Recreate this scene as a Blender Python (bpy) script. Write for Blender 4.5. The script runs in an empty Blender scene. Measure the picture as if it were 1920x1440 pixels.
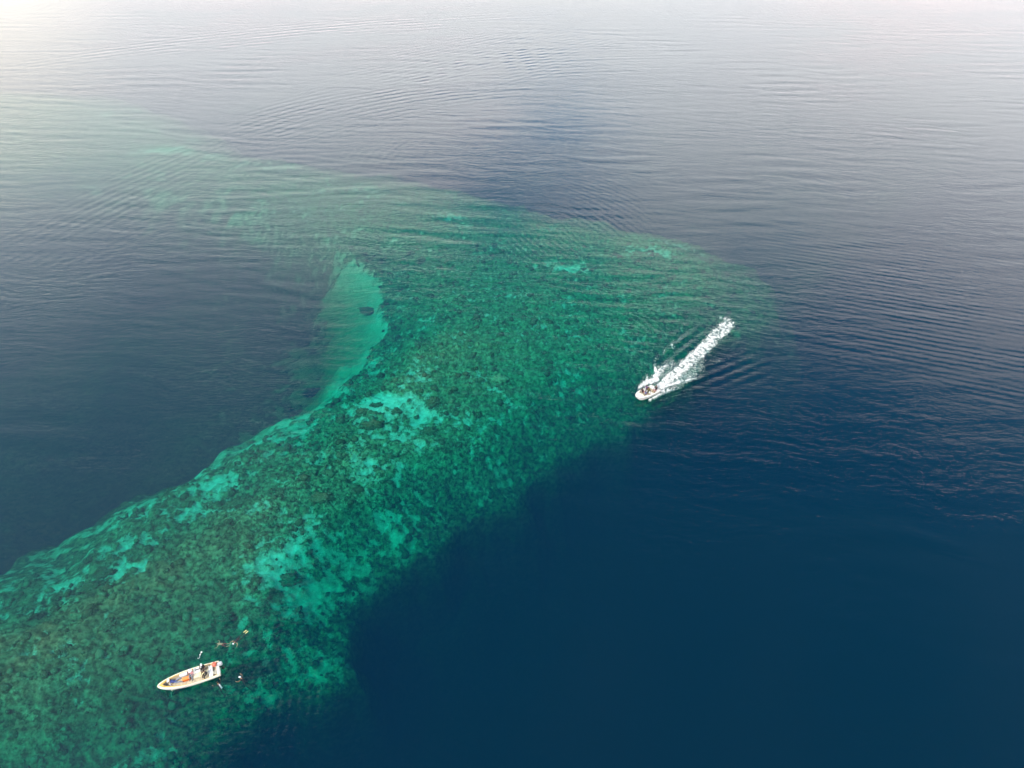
import bpy, bmesh, math, random
import numpy as np
from mathutils import Vector, Matrix, Quaternion

rnd = random.Random(7)
rng = np.random.default_rng(11)
scene = bpy.context.scene
COL = scene.collection
R = math.radians

# ------------------------------------------------------------------ camera
CAM_H = 75.0
PITCH = R(38.0)
FOC = 1440.0                       # focal length in pixels of a 1920 wide frame
cam_data = bpy.data.cameras.new('camera')
cam_data.sensor_width = 36.0
cam_data.lens = FOC / 1920.0 * 36.0
cam_data.clip_start = 0.5
cam_data.clip_end = 20000.0
cam = bpy.data.objects.new('camera', cam_data)
cam.location = (0, 0, CAM_H)
cam.rotation_euler = (math.pi / 2 - PITCH, 0, 0)
COL.objects.link(cam)
scene.camera = cam

# ------------------------------------------------------------------ colour management
scene.view_settings.view_transform = 'Standard'
scene.view_settings.look = 'None'
scene.view_settings.gamma = 1.0
scene.view_settings.use_curve_mapping = False
scene.view_settings.exposure = 0.0
scene.render.film_transparent = False
cy = scene.cycles
cy.use_denoising = True
cy.use_adaptive_sampling = True
cy.adaptive_threshold = 0.02
cy.max_bounces = 6
cy.diffuse_bounces = 1
cy.glossy_bounces = 2
cy.transmission_bounces = 2
cy.volume_bounces = 0
cy.transparent_max_bounces = 12
cy.sample_clamp_indirect = 6.0
cy.caustics_reflective = False
cy.caustics_refractive = False

# ------------------------------------------------------------------ node helper
class NT:
    def __init__(s, tree):
        s.t = tree; s.n = tree.nodes; s.l = tree.links; s.n.clear()
    def new(s, typ, **kw):
        nd = s.n.new(typ)
        for k, v in kw.items(): setattr(nd, k, v)
        return nd
    def put(s, sock, v):
        if hasattr(v, 'is_output') or isinstance(v, bpy.types.NodeSocket): s.l.new(v, sock)
        else:
            if isinstance(v, (tuple, list)) and len(v) == 3 and sock.type == 'RGBA': v = (*v, 1)
            sock.default_value = v
    def m(s, op, a, b=0.0, c=0.0, clamp=False):
        nd = s.new('ShaderNodeMath', operation=op, use_clamp=clamp)
        s.put(nd.inputs[0], a); s.put(nd.inputs[1], b); s.put(nd.inputs[2], c)
        return nd.outputs[0]
    def v(s, op, a, b=None, c=None):
        nd = s.new('ShaderNodeVectorMath', operation=op)
        s.put(nd.inputs[0], a)
        if b is not None:
            if op == 'SCALE': s.put(nd.inputs['Scale'], b)
            else: s.put(nd.inputs[1], b)
        return nd.outputs['Value'] if op in ('DOT_PRODUCT', 'LENGTH', 'DISTANCE') else nd.outputs[0]
    def mix(s, f, a, b, blend='MIX'):
        nd = s.new('ShaderNodeMix', data_type='RGBA', blend_type=blend)
        s.put(nd.inputs[0], f); s.put(nd.inputs[6], a); s.put(nd.inputs[7], b)
        return nd.outputs[2]
    def sm(s, x, lo, hi, a=0.0, b=1.0):
        nd = s.new('ShaderNodeMapRange', interpolation_type='SMOOTHSTEP')
        s.put(nd.inputs[0], x); s.put(nd.inputs[1], lo); s.put(nd.inputs[2], hi); s.put(nd.inputs[3], a); s.put(nd.inputs[4], b)
        return nd.outputs[0]
    def noise(s, vec, scale=1.0, detail=2.0, rough=0.5, dist=0.0, out=0):
        nd = s.new('ShaderNodeTexNoise')
        s.put(nd.inputs['Vector'], vec); nd.inputs['Scale'].default_value = scale
        nd.inputs['Detail'].default_value = detail; nd.inputs['Roughness'].default_value = rough
        nd.inputs['Distortion'].default_value = dist
        return nd.outputs[out]
    def sep(s, v):
        nd = s.new('ShaderNodeSeparateXYZ'); s.put(nd.inputs[0], v); return nd.outputs
    def comb(s, x, y, z=0.0):
        nd = s.new('ShaderNodeCombineXYZ')
        s.put(nd.inputs[0], x); s.put(nd.inputs[1], y); s.put(nd.inputs[2], z); return nd.outputs[0]

# ------------------------------------------------------------------ sky and sun
SUN_DIR = Vector((-0.40, -0.62, 0.88)).normalized()      # towards the sun
SUN_EL = math.asin(SUN_DIR.z)
world = bpy.data.worlds.new('World')
scene.world = world
world.use_nodes = True
w = NT(world.node_tree)
sky = w.new('ShaderNodeTexSky', sky_type='NISHITA', sun_disc=False)
sky.sun_elevation = SUN_EL
sky.sun_rotation = math.atan2(SUN_DIR.x, SUN_DIR.y)
sky.air_density = 1.2; sky.dust_density = 1.6; sky.ozone_density = 1.4
tc = w.new('ShaderNodeTexCoord')
d = w.v('NORMALIZE', tc.outputs['Generated'])
dx, dy, dz = w.sep(d)
el = w.m('MAXIMUM', dz, 0.0)
den = w.m('ADD', el, 0.22)
cp = w.comb(w.m('DIVIDE', dx, den), w.m('DIVIDE', dy, den), 0.0)
n1 = w.noise(w.v('ADD', cp, (3.1, 7.7, 0.0)), 0.75, 6.0, 0.55, 0.5)
n2 = w.noise(w.v('ADD', cp, (1.3, 2.2, 5.0)), 2.3, 5.0, 0.6, 0.3)
n3 = w.noise(w.v('ADD', cp, (8.3, 4.2, 1.0)), 0.9, 2.0, 0.5, 0.0)
# the cloud sheet is closed low down and to the left of the view, torn open higher up
shape = w.m('ADD', w.m('MULTIPLY', n1, 1.0), w.m('MULTIPLY', n2, 0.35))
bias = w.m('ADD', w.m('MULTIPLY', el, -0.80), w.m('ADD', w.m('MULTIPLY', dx, -0.12), w.m('SUBTRACT', w.sm(dx, -0.12, -0.48, 0.0, 0.36), w.m('MULTIPLY', w.sm(el, 0.46, 0.60), w.sm(dx, -0.3, 0.0, 0.0, 0.30)))))
shape = w.m('ADD', shape, bias)
gap = w.v('DOT_PRODUCT', w.v('MULTIPLY', w.v('SUBTRACT', d, (0.06, 0.90, 0.42)), (1.0, 0.5, 2.2)), w.v('MULTIPLY', w.v('SUBTRACT', d, (0.06, 0.90, 0.42)), (1.0, 0.5, 2.2)))
shape = w.m('SUBTRACT', shape, w.sm(gap, 0.0, 0.20, 0.13, 0.0))
bank = w.v('DOT_PRODUCT', d, tuple(Vector((0.40, 0.80, 0.46)).normalized()))
bank = w.sm(bank, 0.93, 1.0)
shape = w.m('ADD', shape, w.m('MULTIPLY', bank, 0.16))
cover = w.sm(w.m('ADD', shape, w.m('MULTIPLY', w.m('SUBTRACT', n2, 0.5), 0.5)), 0.10, 0.30)
cover = w.m('MAXIMUM', cover, w.sm(n2, 0.42, 0.68, 0.0, 0.10))
left = w.m('MAXIMUM', w.m('MULTIPLY', dx, -1.0), 0.0)
low = w.sm(w.m('ADD', el, w.m('MULTIPLY', left, 0.25)), 0.30, 0.74)
mid = w.sm(el, 0.16, 0.30)
c_low = w.mix(w.sm(n3, 0.35, 0.65), (2.72, 2.66, 2.58), (2.38, 2.47, 2.54))
c_low = w.mix(w.sm(n3, 0.46, 0.62, 0.0, 0.8), c_low, (3.25, 2.66, 2.56))
c_high = w.mix(w.sm(n2, 0.35, 0.7), (1.15, 1.45, 1.65), (2.0, 2.15, 2.2))
c_low = w.mix(mid, c_low, w.v('SCALE', c_low, 1.25))
cloud = w.mix(low, c_low, c_high)
cloud = w.mix(w.m('MULTIPLY', bank, 0.5), cloud, (2.9, 2.72, 2.65))
# thin bright cloud that the evening glow shines through, low to the left
gl = w.v('DOT_PRODUCT', d, tuple(Vector((-0.60, 0.80, 0.13)).normalized()))
glow = w.sm(gl, 0.972, 1.0)
cloud = w.mix(glow, cloud, (3.5, 3.25, 2.9))
skyc = w.v('ADD', w.v('SCALE', sky.outputs[0], 0.15), w.v('SCALE', (0.48, 1.0, 1.58), w.sm(el, 0.90, 0.12)))
col = w.mix(cover, skyc, cloud)
bg = w.new('ShaderNodeBackground')
w.put(bg.inputs[0], col); bg.inputs[1].default_value = 1.0
out = w.new('ShaderNodeOutputWorld')
w.l.new(bg.outputs[0], out.inputs[0])
world.cycles.sampling_method = 'MANUAL'
world.cycles.sample_map_resolution = 512

sun_data = bpy.data.lights.new('sun', 'SUN')
sun_data.energy = 3.3
sun_data.angle = R(1.2)
sun_data.color = (1.0, 0.93, 0.82)
sun = bpy.data.objects.new('sun', sun_data)
sun.rotation_euler = SUN_DIR.to_track_quat('Z', 'Y').to_euler()
sun.location = SUN_DIR * 120
COL.objects.link(sun)

# ------------------------------------------------------------------ helpers
def at(px, py, z=0.0):
    """ground point (at height z) that a spot of the 1920x1440 photograph looks at"""
    u = (px - 960.0) / FOC; v = (py - 720.0) / FOC
    den = math.sin(PITCH) + v * math.cos(PITCH)
    t = (CAM_H - z) / den
    return Vector((u * t, (math.cos(PITCH) - v * math.sin(PITCH)) * t, z))

_perm = rng.permutation(256); _perm = np.concatenate([_perm, _perm, _perm])
_ga = rng.random(256) * 2 * np.pi
_gx, _gy = np.cos(_ga), np.sin(_ga)
def perlin(x, y, seed=0):
    x = x + seed * 17.31; y = y + seed * 9.77
    xi = np.floor(x).astype(int); yi = np.floor(y).astype(int)
    xf = x - xi; yf = y - yi; xi &= 255; yi &= 255
    def g(ix, iy, fx, fy):
        h = _perm[_perm[ix & 255] + (iy & 255)]
        return _gx[h] * fx + _gy[h] * fy
    u = xf * xf * xf * (xf * (xf * 6 - 15) + 10); v = yf * yf * yf * (yf * (yf * 6 - 15) + 10)
    a = g(xi, yi, xf, yf); b = g(xi + 1, yi, xf - 1, yf)
    c = g(xi, yi + 1, xf, yf - 1); d = g(xi + 1, yi + 1, xf - 1, yf - 1)
    return ((a + u * (b - a)) + v * ((c + u * (d - c)) - (a + u * (b - a)))) * 1.5
def fbm(x, y, octs=4, gain=0.5, seed=0):
    s = 0; amp = 1; f = 1; tot = 0
    for k in range(octs):
        s = s + amp * perlin(x * f, y * f, seed + k * 3); tot += amp; amp *= gain; f *= 2.03
    return s / tot
def sstep(x, a, b):
    t = np.clip((x - a) / (b - a), 0, 1); return t * t * (3 - 2 * t)
def spaced(segments):
    """coordinates from (limit, step) segments: spacing eases from one to the next"""
    out = [segments[0][0]]
    for lim, st in segments[1:]:
        n = max(1, int(round((lim - out[-1]) / st)))
        out += list(np.linspace(out[-1], lim, n + 1)[1:])
    return np.array(out)
def growing(x0, x1, s0, ratio):
    out = [x0]; s = s0; sg = 1 if x1 > x0 else -1
    while (x1 - out[-1]) * sg > 0:
        s *= ratio; out.append(out[-1] + sg * s)
    return np.array(out[1:])

def tagged(o, label=None, cat=None, group=None, kind=None):
    if label: o['label'] = label
    if cat: o['category'] = cat
    if group: o['group'] = group
    if kind: o['kind'] = kind
    return o

def grid_mesh(name, X, Y, Z, extra_faces=None, extra_verts=None, smooth=True):
    ny, nx = X.shape
    V = np.stack([X.ravel(), Y.ravel(), Z.ravel()], 1)
    i = np.arange(ny * nx).reshape(ny, nx)
    F = np.stack([i[:-1, :-1].ravel(), i[:-1, 1:].ravel(), i[1:, 1:].ravel(), i[1:, :-1].ravel()], 1)
    if extra_verts is not None:
        V = np.concatenate([V, extra_verts]); F = np.concatenate([F, extra_faces])
    me = bpy.data.meshes.new(name)
    me.vertices.add(len(V)); me.vertices.foreach_set('co', V.ravel().astype(np.float32))
    me.loops.add(F.size); me.loops.foreach_set('vertex_index', F.ravel().astype(np.int32))
    me.polygons.add(len(F)); me.polygons.foreach_set('loop_start', np.arange(0, F.size, 4, dtype=np.int32))
    me.polygons.foreach_set('loop_total', np.full(len(F), 4, dtype=np.int32))
    me.polygons.foreach_set('use_smooth', np.full(len(F), smooth))
    me.update(calc_edges=True)
    return me
def tri_mesh(name, V, F, smooth=True):
    k = F.shape[1]
    me = bpy.data.meshes.new(name)
    me.vertices.add(len(V)); me.vertices.foreach_set('co', V.ravel().astype(np.float32))
    me.loops.add(F.size); me.loops.foreach_set('vertex_index', F.ravel().astype(np.int32))
    me.polygons.add(len(F)); me.polygons.foreach_set('loop_start', np.arange(0, F.size, k, dtype=np.int32))
    me.polygons.foreach_set('loop_total', np.full(len(F), k, dtype=np.int32))
    me.polygons.foreach_set('use_smooth', np.full(len(F), smooth))
    me.update(calc_edges=True)
    return me
def attr(me, name, vals):
    a = me.attributes.new(name, 'FLOAT', 'POINT')
    a.data.foreach_set('value', vals.ravel().astype(np.float32))
def link(name, me, mat=None, parent=None):
    o = bpy.data.objects.new(name, me)
    if mat: me.materials.append(mat)
    if parent: o.parent = parent
    COL.objects.link(o)
    return o

# ------------------------------------------------------------------ seabed
def pxpoly(pts, z=-3.0):
    return np.array([at(a, b, z)[:2] for a, b in pts])
# reef outline, as spots of the photograph laid on the ground, with how steeply it falls off there
REEF = [(250,1560,1.6),(385,1440,1.6),(480,1350,1.6),(580,1285,1.6),(680,1225,1.7),(705,1140,1.8),(790,1035,1.8),(880,970,1.8),
        (985,930,1.8),(1075,852,1.8),(1160,792,1.8),(1265,750,1.6),(1310,705,1.5),(1372,620,1.4),(1450,548,1.2),(1455,500,1.0),
        (1390,450,0.9),(1260,415,0.8),(1120,385,0.8),(980,350,0.8),(850,315,0.7),(700,285,0.7),(540,268,0.6),(400,236,0.6),
        (330,190,0.5),(180,150,0.4),(-300,120,0.4),(-300,300,0.4),(180,300,0.4),(300,318,0.5),(430,345,0.6),(560,395,0.6),(650,450,0.6),(715,500,0.8),
        (725,600,0.8),(680,670,0.7),(640,720,0.6),(585,765,0.42),(510,822,0.36),(440,876,0.32),(330,934,0.30),(230,990,0.30),
        (130,1052,0.30),(20,1107,0.30),(-200,1190,0.6),(-500,1300,0.6),(-700,1560,0.8)]
RP = pxpoly([(a, b) for a, b, c in REEF]); RS = np.array([c for a, b, c in REEF])
def poly_sd(x, y, P, S=None):
    n = len(P); best = np.full(x.shape, 1e18); inside = np.zeros(x.shape, bool)
    slw = np.zeros(x.shape); sl = np.zeros(x.shape)
    for i in range(n):
        ax, ay = P[i]; bx, by = P[(i + 1) % n]
        ex, ey = bx - ax, by - ay
        t = np.clip(((x - ax) * ex + (y - ay) * ey) / (ex * ex + ey * ey), 0, 1)
        d2 = (x - ax - t * ex) ** 2 + (y - ay - t * ey) ** 2
        best = np.minimum(best, d2)
        if S is not None:
            wgt = 1.0 / (d2 + 25.0) ** 2
            slw += wgt; sl += wgt * (S[i] * (1 - t) + S[(i + 1) % n] * t)
        c = ((ay > y) != (by > y)) & (x < (bx - ax) * (y - ay) / (by - ay + 1e-12) + ax)
        inside ^= c
    dd = np.sqrt(best) * np.where(inside, 1, -1)
    return (dd, sl / slw) if S is not None else dd
SHELF = pxpoly([(685,495),(722,515),(738,560),(732,610),(700,655),(665,695),(620,732),(570,740),(550,712),(595,665),(612,610),(625,550)], -7)
# sand pockets: photograph spot, radius x / y in metres, strength
SAND = [(715,765,5,2.6,1.1),(790,790,4.5,2.2,0.9),(755,815,4,2,0.7),(225,1075,2.6,2.0,1.2),(195,1030,4,1.6,0.9),(290,960,6,2.2,0.7),(400,905,6,2,0.6),
        (560,1105,3.2,3,0.75),(530,1075,4,2,0.6),(60,1140,2.5,1.4,0.6),(20,1145,2,1,0.7),(700,880,4,2,0.5),(745,960,3,1.5,0.6),
        (460,1130,3,2.4,0.45),(500,1180,4,3,0.55),(360,1170,2.5,2.0,0.5),(250,1400,2,2,0.6),(270,1370,1.6,1.4,0.6),(450,1250,4,3,0.3),
        (640,780,3,1.4,0.5),(620,740,2,1.3,0.7),(815,985,1.5,1,0.5),(930,955,2,1,0.5),(960,925,1.6,1,0.5),
        (1080,500,3,2.4,0.9),(850,397,2.6,2.4,1.0),(1240,465,3.5,1.6,0.8),(990,466,2,1.3,0.6),(1285,437,2,1.6,0.8),(685,335,3,2,0.9),
        (520,283,8,2.5,0.6),(400,265,9,3.5,0.6),(300,262,8,3.0,0.75),(440,365,6,3,0.85),(380,335,7,3,0.6),(150,1085,5,2,0.6),(260,1005,6,2.4,0.65),(345,965,5,2,0.6),(620,1010,5,3,0.5),(490,1075,4,3,0.5),(560,1010,4,2.5,0.45),(680,1080,4,3,0.45),(250,1130,4,2,0.4),(1190,690,2,1.2,0.35),(1130,780,2,1.2,0.35),(330,1010,4,1.6,0.35),
        (470,960,3,1.8,0.35),(590,870,4,1.5,0.3),(170,1180,2,1.5,0.3),(640,1000,4,2.5,0.35),(600,1060,3,2,0.4)]
SANDW = [(*at(a, b, -3.0)[:2], rx, ry, s) for a, b, rx, ry, s in SAND]
ZONEW = [(*at(a, b, -3.0)[:2], rx, ry) for a, b, rx, ry in [(350,1040,6,4),(400,1100,5,5),(300,1110,3.5,3),(440,1000,6,3),(600,930,6,4),(640,870,5,3),(330,1230,4,4),(520,870,6,2.5)]]
def seabed_fields(x, y):
    sd, sl = poly_sd(x, y, RP, RS)
    rag = fbm(x / 11, y / 11, 4, 0.5, 5) * 6.0
    s = sd + rag * (1 - 0.35 * sstep(sl, 1.15, 1.6)) - sstep(sl, 1.15, 1.6) * 4.2
    # depth of the reef top: shallowest in the near left and the far left, deeper to the right
    pr = (x - RP[1, 0]) * 0.75 - (y - RP[1, 1]) * 0.66            # across the reef, towards open water
    top = 2.0 + sstep(pr, -32, 2) * 2.4 + fbm(x / 16, y / 16, 3, 0.5, 21) * 0.7
    top = top + sstep(y, 105, 150) * 2.0 + sstep(y, 145, 200) * 2.8
    inner = sstep(s, -1.0, 13.0)
    depth_in = top + (1 - inner) * (1.2 + 2.6 * sl)
    fall = np.maximum(-s, 0)
    steep = sstep(sl, 1.0, 1.5)
    depth = depth_in + fall * sl * (1 + fall * (0.06 + 0.30 * steep))
    lag = 1 - sstep(pr, -6, 14)
    depth = np.minimum(depth, 58 - lag * (37 - fbm(x / 25, y / 25, 2, 0.5, 17) * 5))
    ssd = poly_sd(x, y, SHELF) + fbm(x / 5, y / 5, 4, 0.55, 31) * 3.6
    shelf_d = 6.0 + np.maximum(-sd, 0) * 0.80 + np.maximum(-ssd, 0) * 0.5
    kk = 0.8
    hh = np.clip(0.5 + 0.5 * (depth - shelf_d) / kk, 0, 1)
    depth_s = depth + (shelf_d - depth) * hh - kk * hh * (1 - hh)
    onshelf = sstep(ssd, -15, 3) * sstep(-sd, -0.5, 2.5)
    depth = np.minimum(depth_s, 58 + 2 * fbm(x / 30, y / 30, 3, 0.5, 3))
    # sand cover
    wx = x + fbm(x / 3.0, y / 3.0, 3, 0.6, 41) * 3.2; wy = y + fbm(x / 3.0, y / 3.0, 3, 0.6, 51) * 3.2
    sand = np.zeros_like(x)
    for cx_, cy_, rx, ry, st in SANDW:
        sand = np.maximum(sand, st * np.exp(-((wx - cx_) / rx) ** 2 * 0.8 - ((wy - cy_) / ry) ** 2 * 0.8))
    edge_in = np.exp(-((s + 4.5) / 7.0) ** 2) * sstep(1.15 - sl, 0.0, 0.5)      # sandy rim on the lagoon side
    sand = np.maximum(sand, edge_in * (0.62 + 0.7 * fbm(x / 10, y / 10, 2, 0.5, 44)) * (1 - 0.6 * sstep(y, 110, 150)))
    sand = np.maximum(sand, onshelf * 1.25)
    base = fbm(x / 6.5, y / 6.5, 5, 0.6, 61)
    fine = fbm(x / 1.3, y / 1.3, 4, 0.6, 71)
    dens = sstep(y, 75, 100)                                             # denser coral plateau further out
    westa = sstep(-(x + 0.55 * y) , -12, 12)                       # brown algal flat, near left
    zone = np.zeros_like(x)
    for cx_, cy_, rx, ry in ZONEW: zone = np.maximum(zone, np.exp(-((wx - cx_) / rx) ** 2 - ((wy - cy_) / ry) ** 2))
    lin = -0.04 - 0.34 * zone + sand * 0.74 + base * 0.75 + fine * 0.85 + 0.20 - dens * 0.14 - westa * 0.25
    slope_f = sstep(-s, 2, 14)
    sandm = sstep(lin, 0.05, 1.0)
    sandm = np.where(onshelf > 0.05, np.maximum(sandm, sstep(onshelf * 1.0 + fbm(x / 4.5, y / 3.2, 4, 0.6, 77) * 2.4, 0.22, 0.85)), sandm)
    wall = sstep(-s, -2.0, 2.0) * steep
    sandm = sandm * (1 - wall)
    coral = (1 - sandm)
    # relief
    b1 = 1 - np.abs(fbm(x / 1.9, y / 1.9, 2, 0.5, 81)) * 2.0
    b2 = 1 - np.abs(perlin(x / 0.85, y / 0.85, 91)) * 1.7
    b3 = 1 - np.abs(perlin(x / 0.42, y / 0.42, 95)) * 1.5
    rel = coral * (1 - sstep(-s, -1.5, 2.0)) * (0.50 * b1 + 0.32 * b2 + 0.20 * b3 + 0.5 * base) + fbm(x / 0.9, y / 0.9, 3, 0.6, 99) * 0.05
    rel *= (1 - 0.85 * onshelf)
    z = -depth + rel
    z = np.minimum(z, -0.55)
    return z, sandm, westa, coral, s, onshelf, wall, dens

sx = np.concatenate([growing(-62, -1500, 0.30, 1.045)[::-1], spaced([(-62, 0), (-50, 0.28), (-30, 0.21), (34, 0.21), (62, 0.27)]), growing(62, 1500, 0.30, 1.045)])
sy = np.concatenate([growing(30, -900, 0.3, 1.12)[::-1], spaced([(30, 0), (100, 0.19), (140, 0.27), (190, 0.42)]), growing(190, 2200, 0.45, 1.045)])
SX, SY = np.meshgrid(sx, sy)
SZ, sandm, westa, coralm, s_field, onsh, wallm, densm = seabed_fields(SX, SY)
me = grid_mesh('seabed', SX, SY, SZ)
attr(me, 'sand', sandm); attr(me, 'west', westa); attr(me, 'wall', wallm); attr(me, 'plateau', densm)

def seabed_mat():
    m = bpy.data.materials.new('seabed'); m.use_nodes = True
    n = NT(m.node_tree)
    geo = n.new('ShaderNodeNewGeometry'); P = geo.outputs['Position']
    a1 = n.new('ShaderNodeAttribute', attribute_name='sand').outputs['Fac']
    a2 = n.new('ShaderNodeAttribute', attribute_name='west').outputs['Fac']
    f1 = n.noise(P, 1.5, 6, 0.72); f2 = n.noise(P, 5.5, 5, 0.75); f3 = n.noise(P, 0.35, 3, 0.5)
    coral = n.mix(n.sm(f1, 0.40, 0.60), (0.030, 0.048, 0.024), (0.20, 0.28, 0.14))
    coral = n.mix(n.sm(f2, 0.55, 0.68, 0, 0.9), coral, (0.44, 0.54, 0.38))
    coral = n.mix(n.m('MULTIPLY', a2, n.sm(f3, 0.35, 0.6, 0.45, 0.95)), coral, n.mix(n.sm(f1, 0.35, 0.62), (0.10, 0.060, 0.03), (0.36, 0.20, 0.105)))
    coral = n.mix(n.sm(n.noise(P, 0.42, 4, 0.6), 0.40, 0.60, 0.38, 0.0), coral, (0.030, 0.040, 0.022))
    pl = n.new('ShaderNodeAttribute', attribute_name='plateau').outputs['Fac']
    coral = n.mix(n.m('MULTIPLY', pl, 0.45), coral, n.mix(n.sm(f1, 0.35, 0.62), (0.085, 0.125, 0.060), (0.16, 0.22, 0.11)))
    rubble = n.mix(n.sm(f2, 0.35, 0.7), (0.26, 0.32, 0.22), (0.42, 0.46, 0.33))
    sand = n.mix(n.sm(f1, 0.35, 0.7), (0.42, 0.46, 0.34), (0.58, 0.60, 0.47))
    thr = n.m('ADD', a1, n.m('ADD', n.m('MULTIPLY', n.m('SUBTRACT', f2, 0.5), 0.8), n.m('MULTIPLY', n.m('SUBTRACT', f1, 0.5), 0.7)))
    c = n.mix(n.sm(thr, 0.10, 0.45), coral, rubble)
    c = n.mix(n.sm(thr, 0.5, 0.85), c, sand)
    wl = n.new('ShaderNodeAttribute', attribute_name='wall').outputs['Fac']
    c = n.mix(n.m('MULTIPLY', wl, 0.85), c, (0.016, 0.026, 0.020))  # dark wall coral; the drop-off's fade with depth is also put into this colour
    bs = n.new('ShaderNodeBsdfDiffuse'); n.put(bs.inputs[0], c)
    bp = n.new('ShaderNodeBump'); bp.inputs['Strength'].default_value = 0.9; bp.inputs['Distance'].default_value = 0.25
    n.put(bp.inputs['Height'], n.noise(P, 4.0, 5, 0.7)); n.l.new(bp.outputs[0], bs.inputs['Normal'])
    o = n.new('ShaderNodeOutputMaterial'); n.l.new(bs.outputs[0], o.inputs[0])
    return m
M_SEABED = seabed_mat()
tagged(link('seabed', me, M_SEABED), kind='structure')

# ------------------------------------------------------------------ moving boat frame (needed by the water surface too)
B2_BOW = at(1192, 748, 0.5); B2_STERN = at(1231, 726, 0.5)
B2_DIR = Vector((B2_BOW.x - B2_STERN.x, B2_BOW.y - B2_STERN.y, 0)).normalized()
WAKE = [at(a, b) for a, b in [(1238,734),(1262,711),(1290,686),(1318,660),(1342,634),(1358,617),(1364,607),(1355,598)]]

# ------------------------------------------------------------------ water surface
def swell(x, y):
    r = np.random.default_rng(5)
    h = np.zeros_like(x)
    wx = x + 9 * fbm(x / 60, y / 60, 2, 0.5, 3); wy = y + 3.0 * fbm(x / 45, y / 45, 2, 0.5, 13)
    for k in range(46):
        L = 2.4 * (3.4 ** r.random()); th = r.normal(0.10, 0.16)     # travel direction: near enough down the view
        kx, ky = math.sin(th) * 2 * math.pi / L, math.cos(th) * 2 * math.pi / L
        amp = 0.0017 * L * (0.6 + 0.8 * r.random())
        h += amp * np.sin(kx * wx + ky * wy + r.random() * 6.28) / 3.2
    gate = 0.35 + 0.95 * sstep(fbm(x / 38, y / 26, 3, 0.5, 23), -0.35, 0.45)
    return h * gate
def wake_waves(x, y):
    """diverging waves thrown out by the moving boat on both sides"""
    dxn, dyn = -B2_DIR.x, -B2_DIR.y                       # astern
    rx = x - (B2_STERN.x + B2_DIR.x * 3.4); ry = y - (B2_STERN.y + B2_DIR.y * 3.4)
    a = rx * dxn + ry * dyn; b = -rx * dyn + ry * dxn      # astern distance, side distance
    h = np.zeros_like(x)
    for sg in (1, -1):
        ang = R(19.0); bb = b * sg
        u = a * math.cos(ang) + bb * math.sin(ang)         # along the arm
        v = -a * math.sin(ang) + bb * math.cos(ang)        # across it
        ph = (v * math.cos(R(30)) + u * math.sin(R(30)) * 0.32) * 2 * math.pi / 1.7
        env = np.exp(-(v + 1.2) ** 2 / (1.6 + 0.10 * np.maximum(u, 0)) ** 2) * sstep(u, 0.5, 3) * (1 - sstep(u, 17, 27))
        h += (0.13 if sg > 0 else 0.07) * env * np.sin(ph + sg) * (0.6 + 0.6 * fbm(x / 3, y / 3, 2, 0.5, 8 + sg))
    return h
wx_ = np.concatenate([growing(-150, -2600, 1.0, 1.10)[::-1], spaced([(-150, 0), (-60, 0.8), (10, 0.6), (16, 0.3), (46, 0.17), (60, 0.5), (170, 0.8)]), growing(170, 2600, 1.0, 1.10)])
wy_ = np.concatenate([growing(24, -900, 0.6, 1.2)[::-1], spaced([(24, 0), (84, 0.5), (90, 0.25), (120, 0.17), (128, 0.3), (240, 0.36), (330, 0.55)]), growing(330, 4200, 0.6, 1.08)])
WX, WY = np.meshgrid(wx_, wy_)
far = 1 - sstep(np.hypot(WX, WY), 420, 800)
WZ = swell(WX, WY) * far + wake_waves(WX, WY)
ny, nx = WX.shape
idx = np.arange(ny * nx).reshape(ny, nx)
ring = np.concatenate([idx[0, :], idx[1:, -1], idx[-1, -2::-1], idx[-2:0:-1, 0]])
rv = np.stack([WX.ravel()[ring], WY.ravel()[ring], np.full(len(ring), -64.0)], 1)
base0 = ny * nx; nr = len(ring); q = np.arange(nr); qn = (q + 1) % nr
sidef = np.stack([ring[q], base0 + q, base0 + qn, ring[qn]], 1)
cen = np.array([[0, 600, -64.0]]); ce = base0 + nr
wm = grid_mesh('sea', WX, WY, WZ, sidef, rv)
# bottom cap
bmw = bmesh.new(); bmw.from_mesh(wm); bmw.verts.ensure_lookup_table()
bmw.faces.new([bmw.verts[base0 + k] for k in range(nr)][::-1])
bmesh.ops.recalc_face_normals(bmw, faces=[f for f in bmw.faces if len(f.verts) > 4 ])
bmw.to_mesh(wm); bmw.free()

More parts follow.
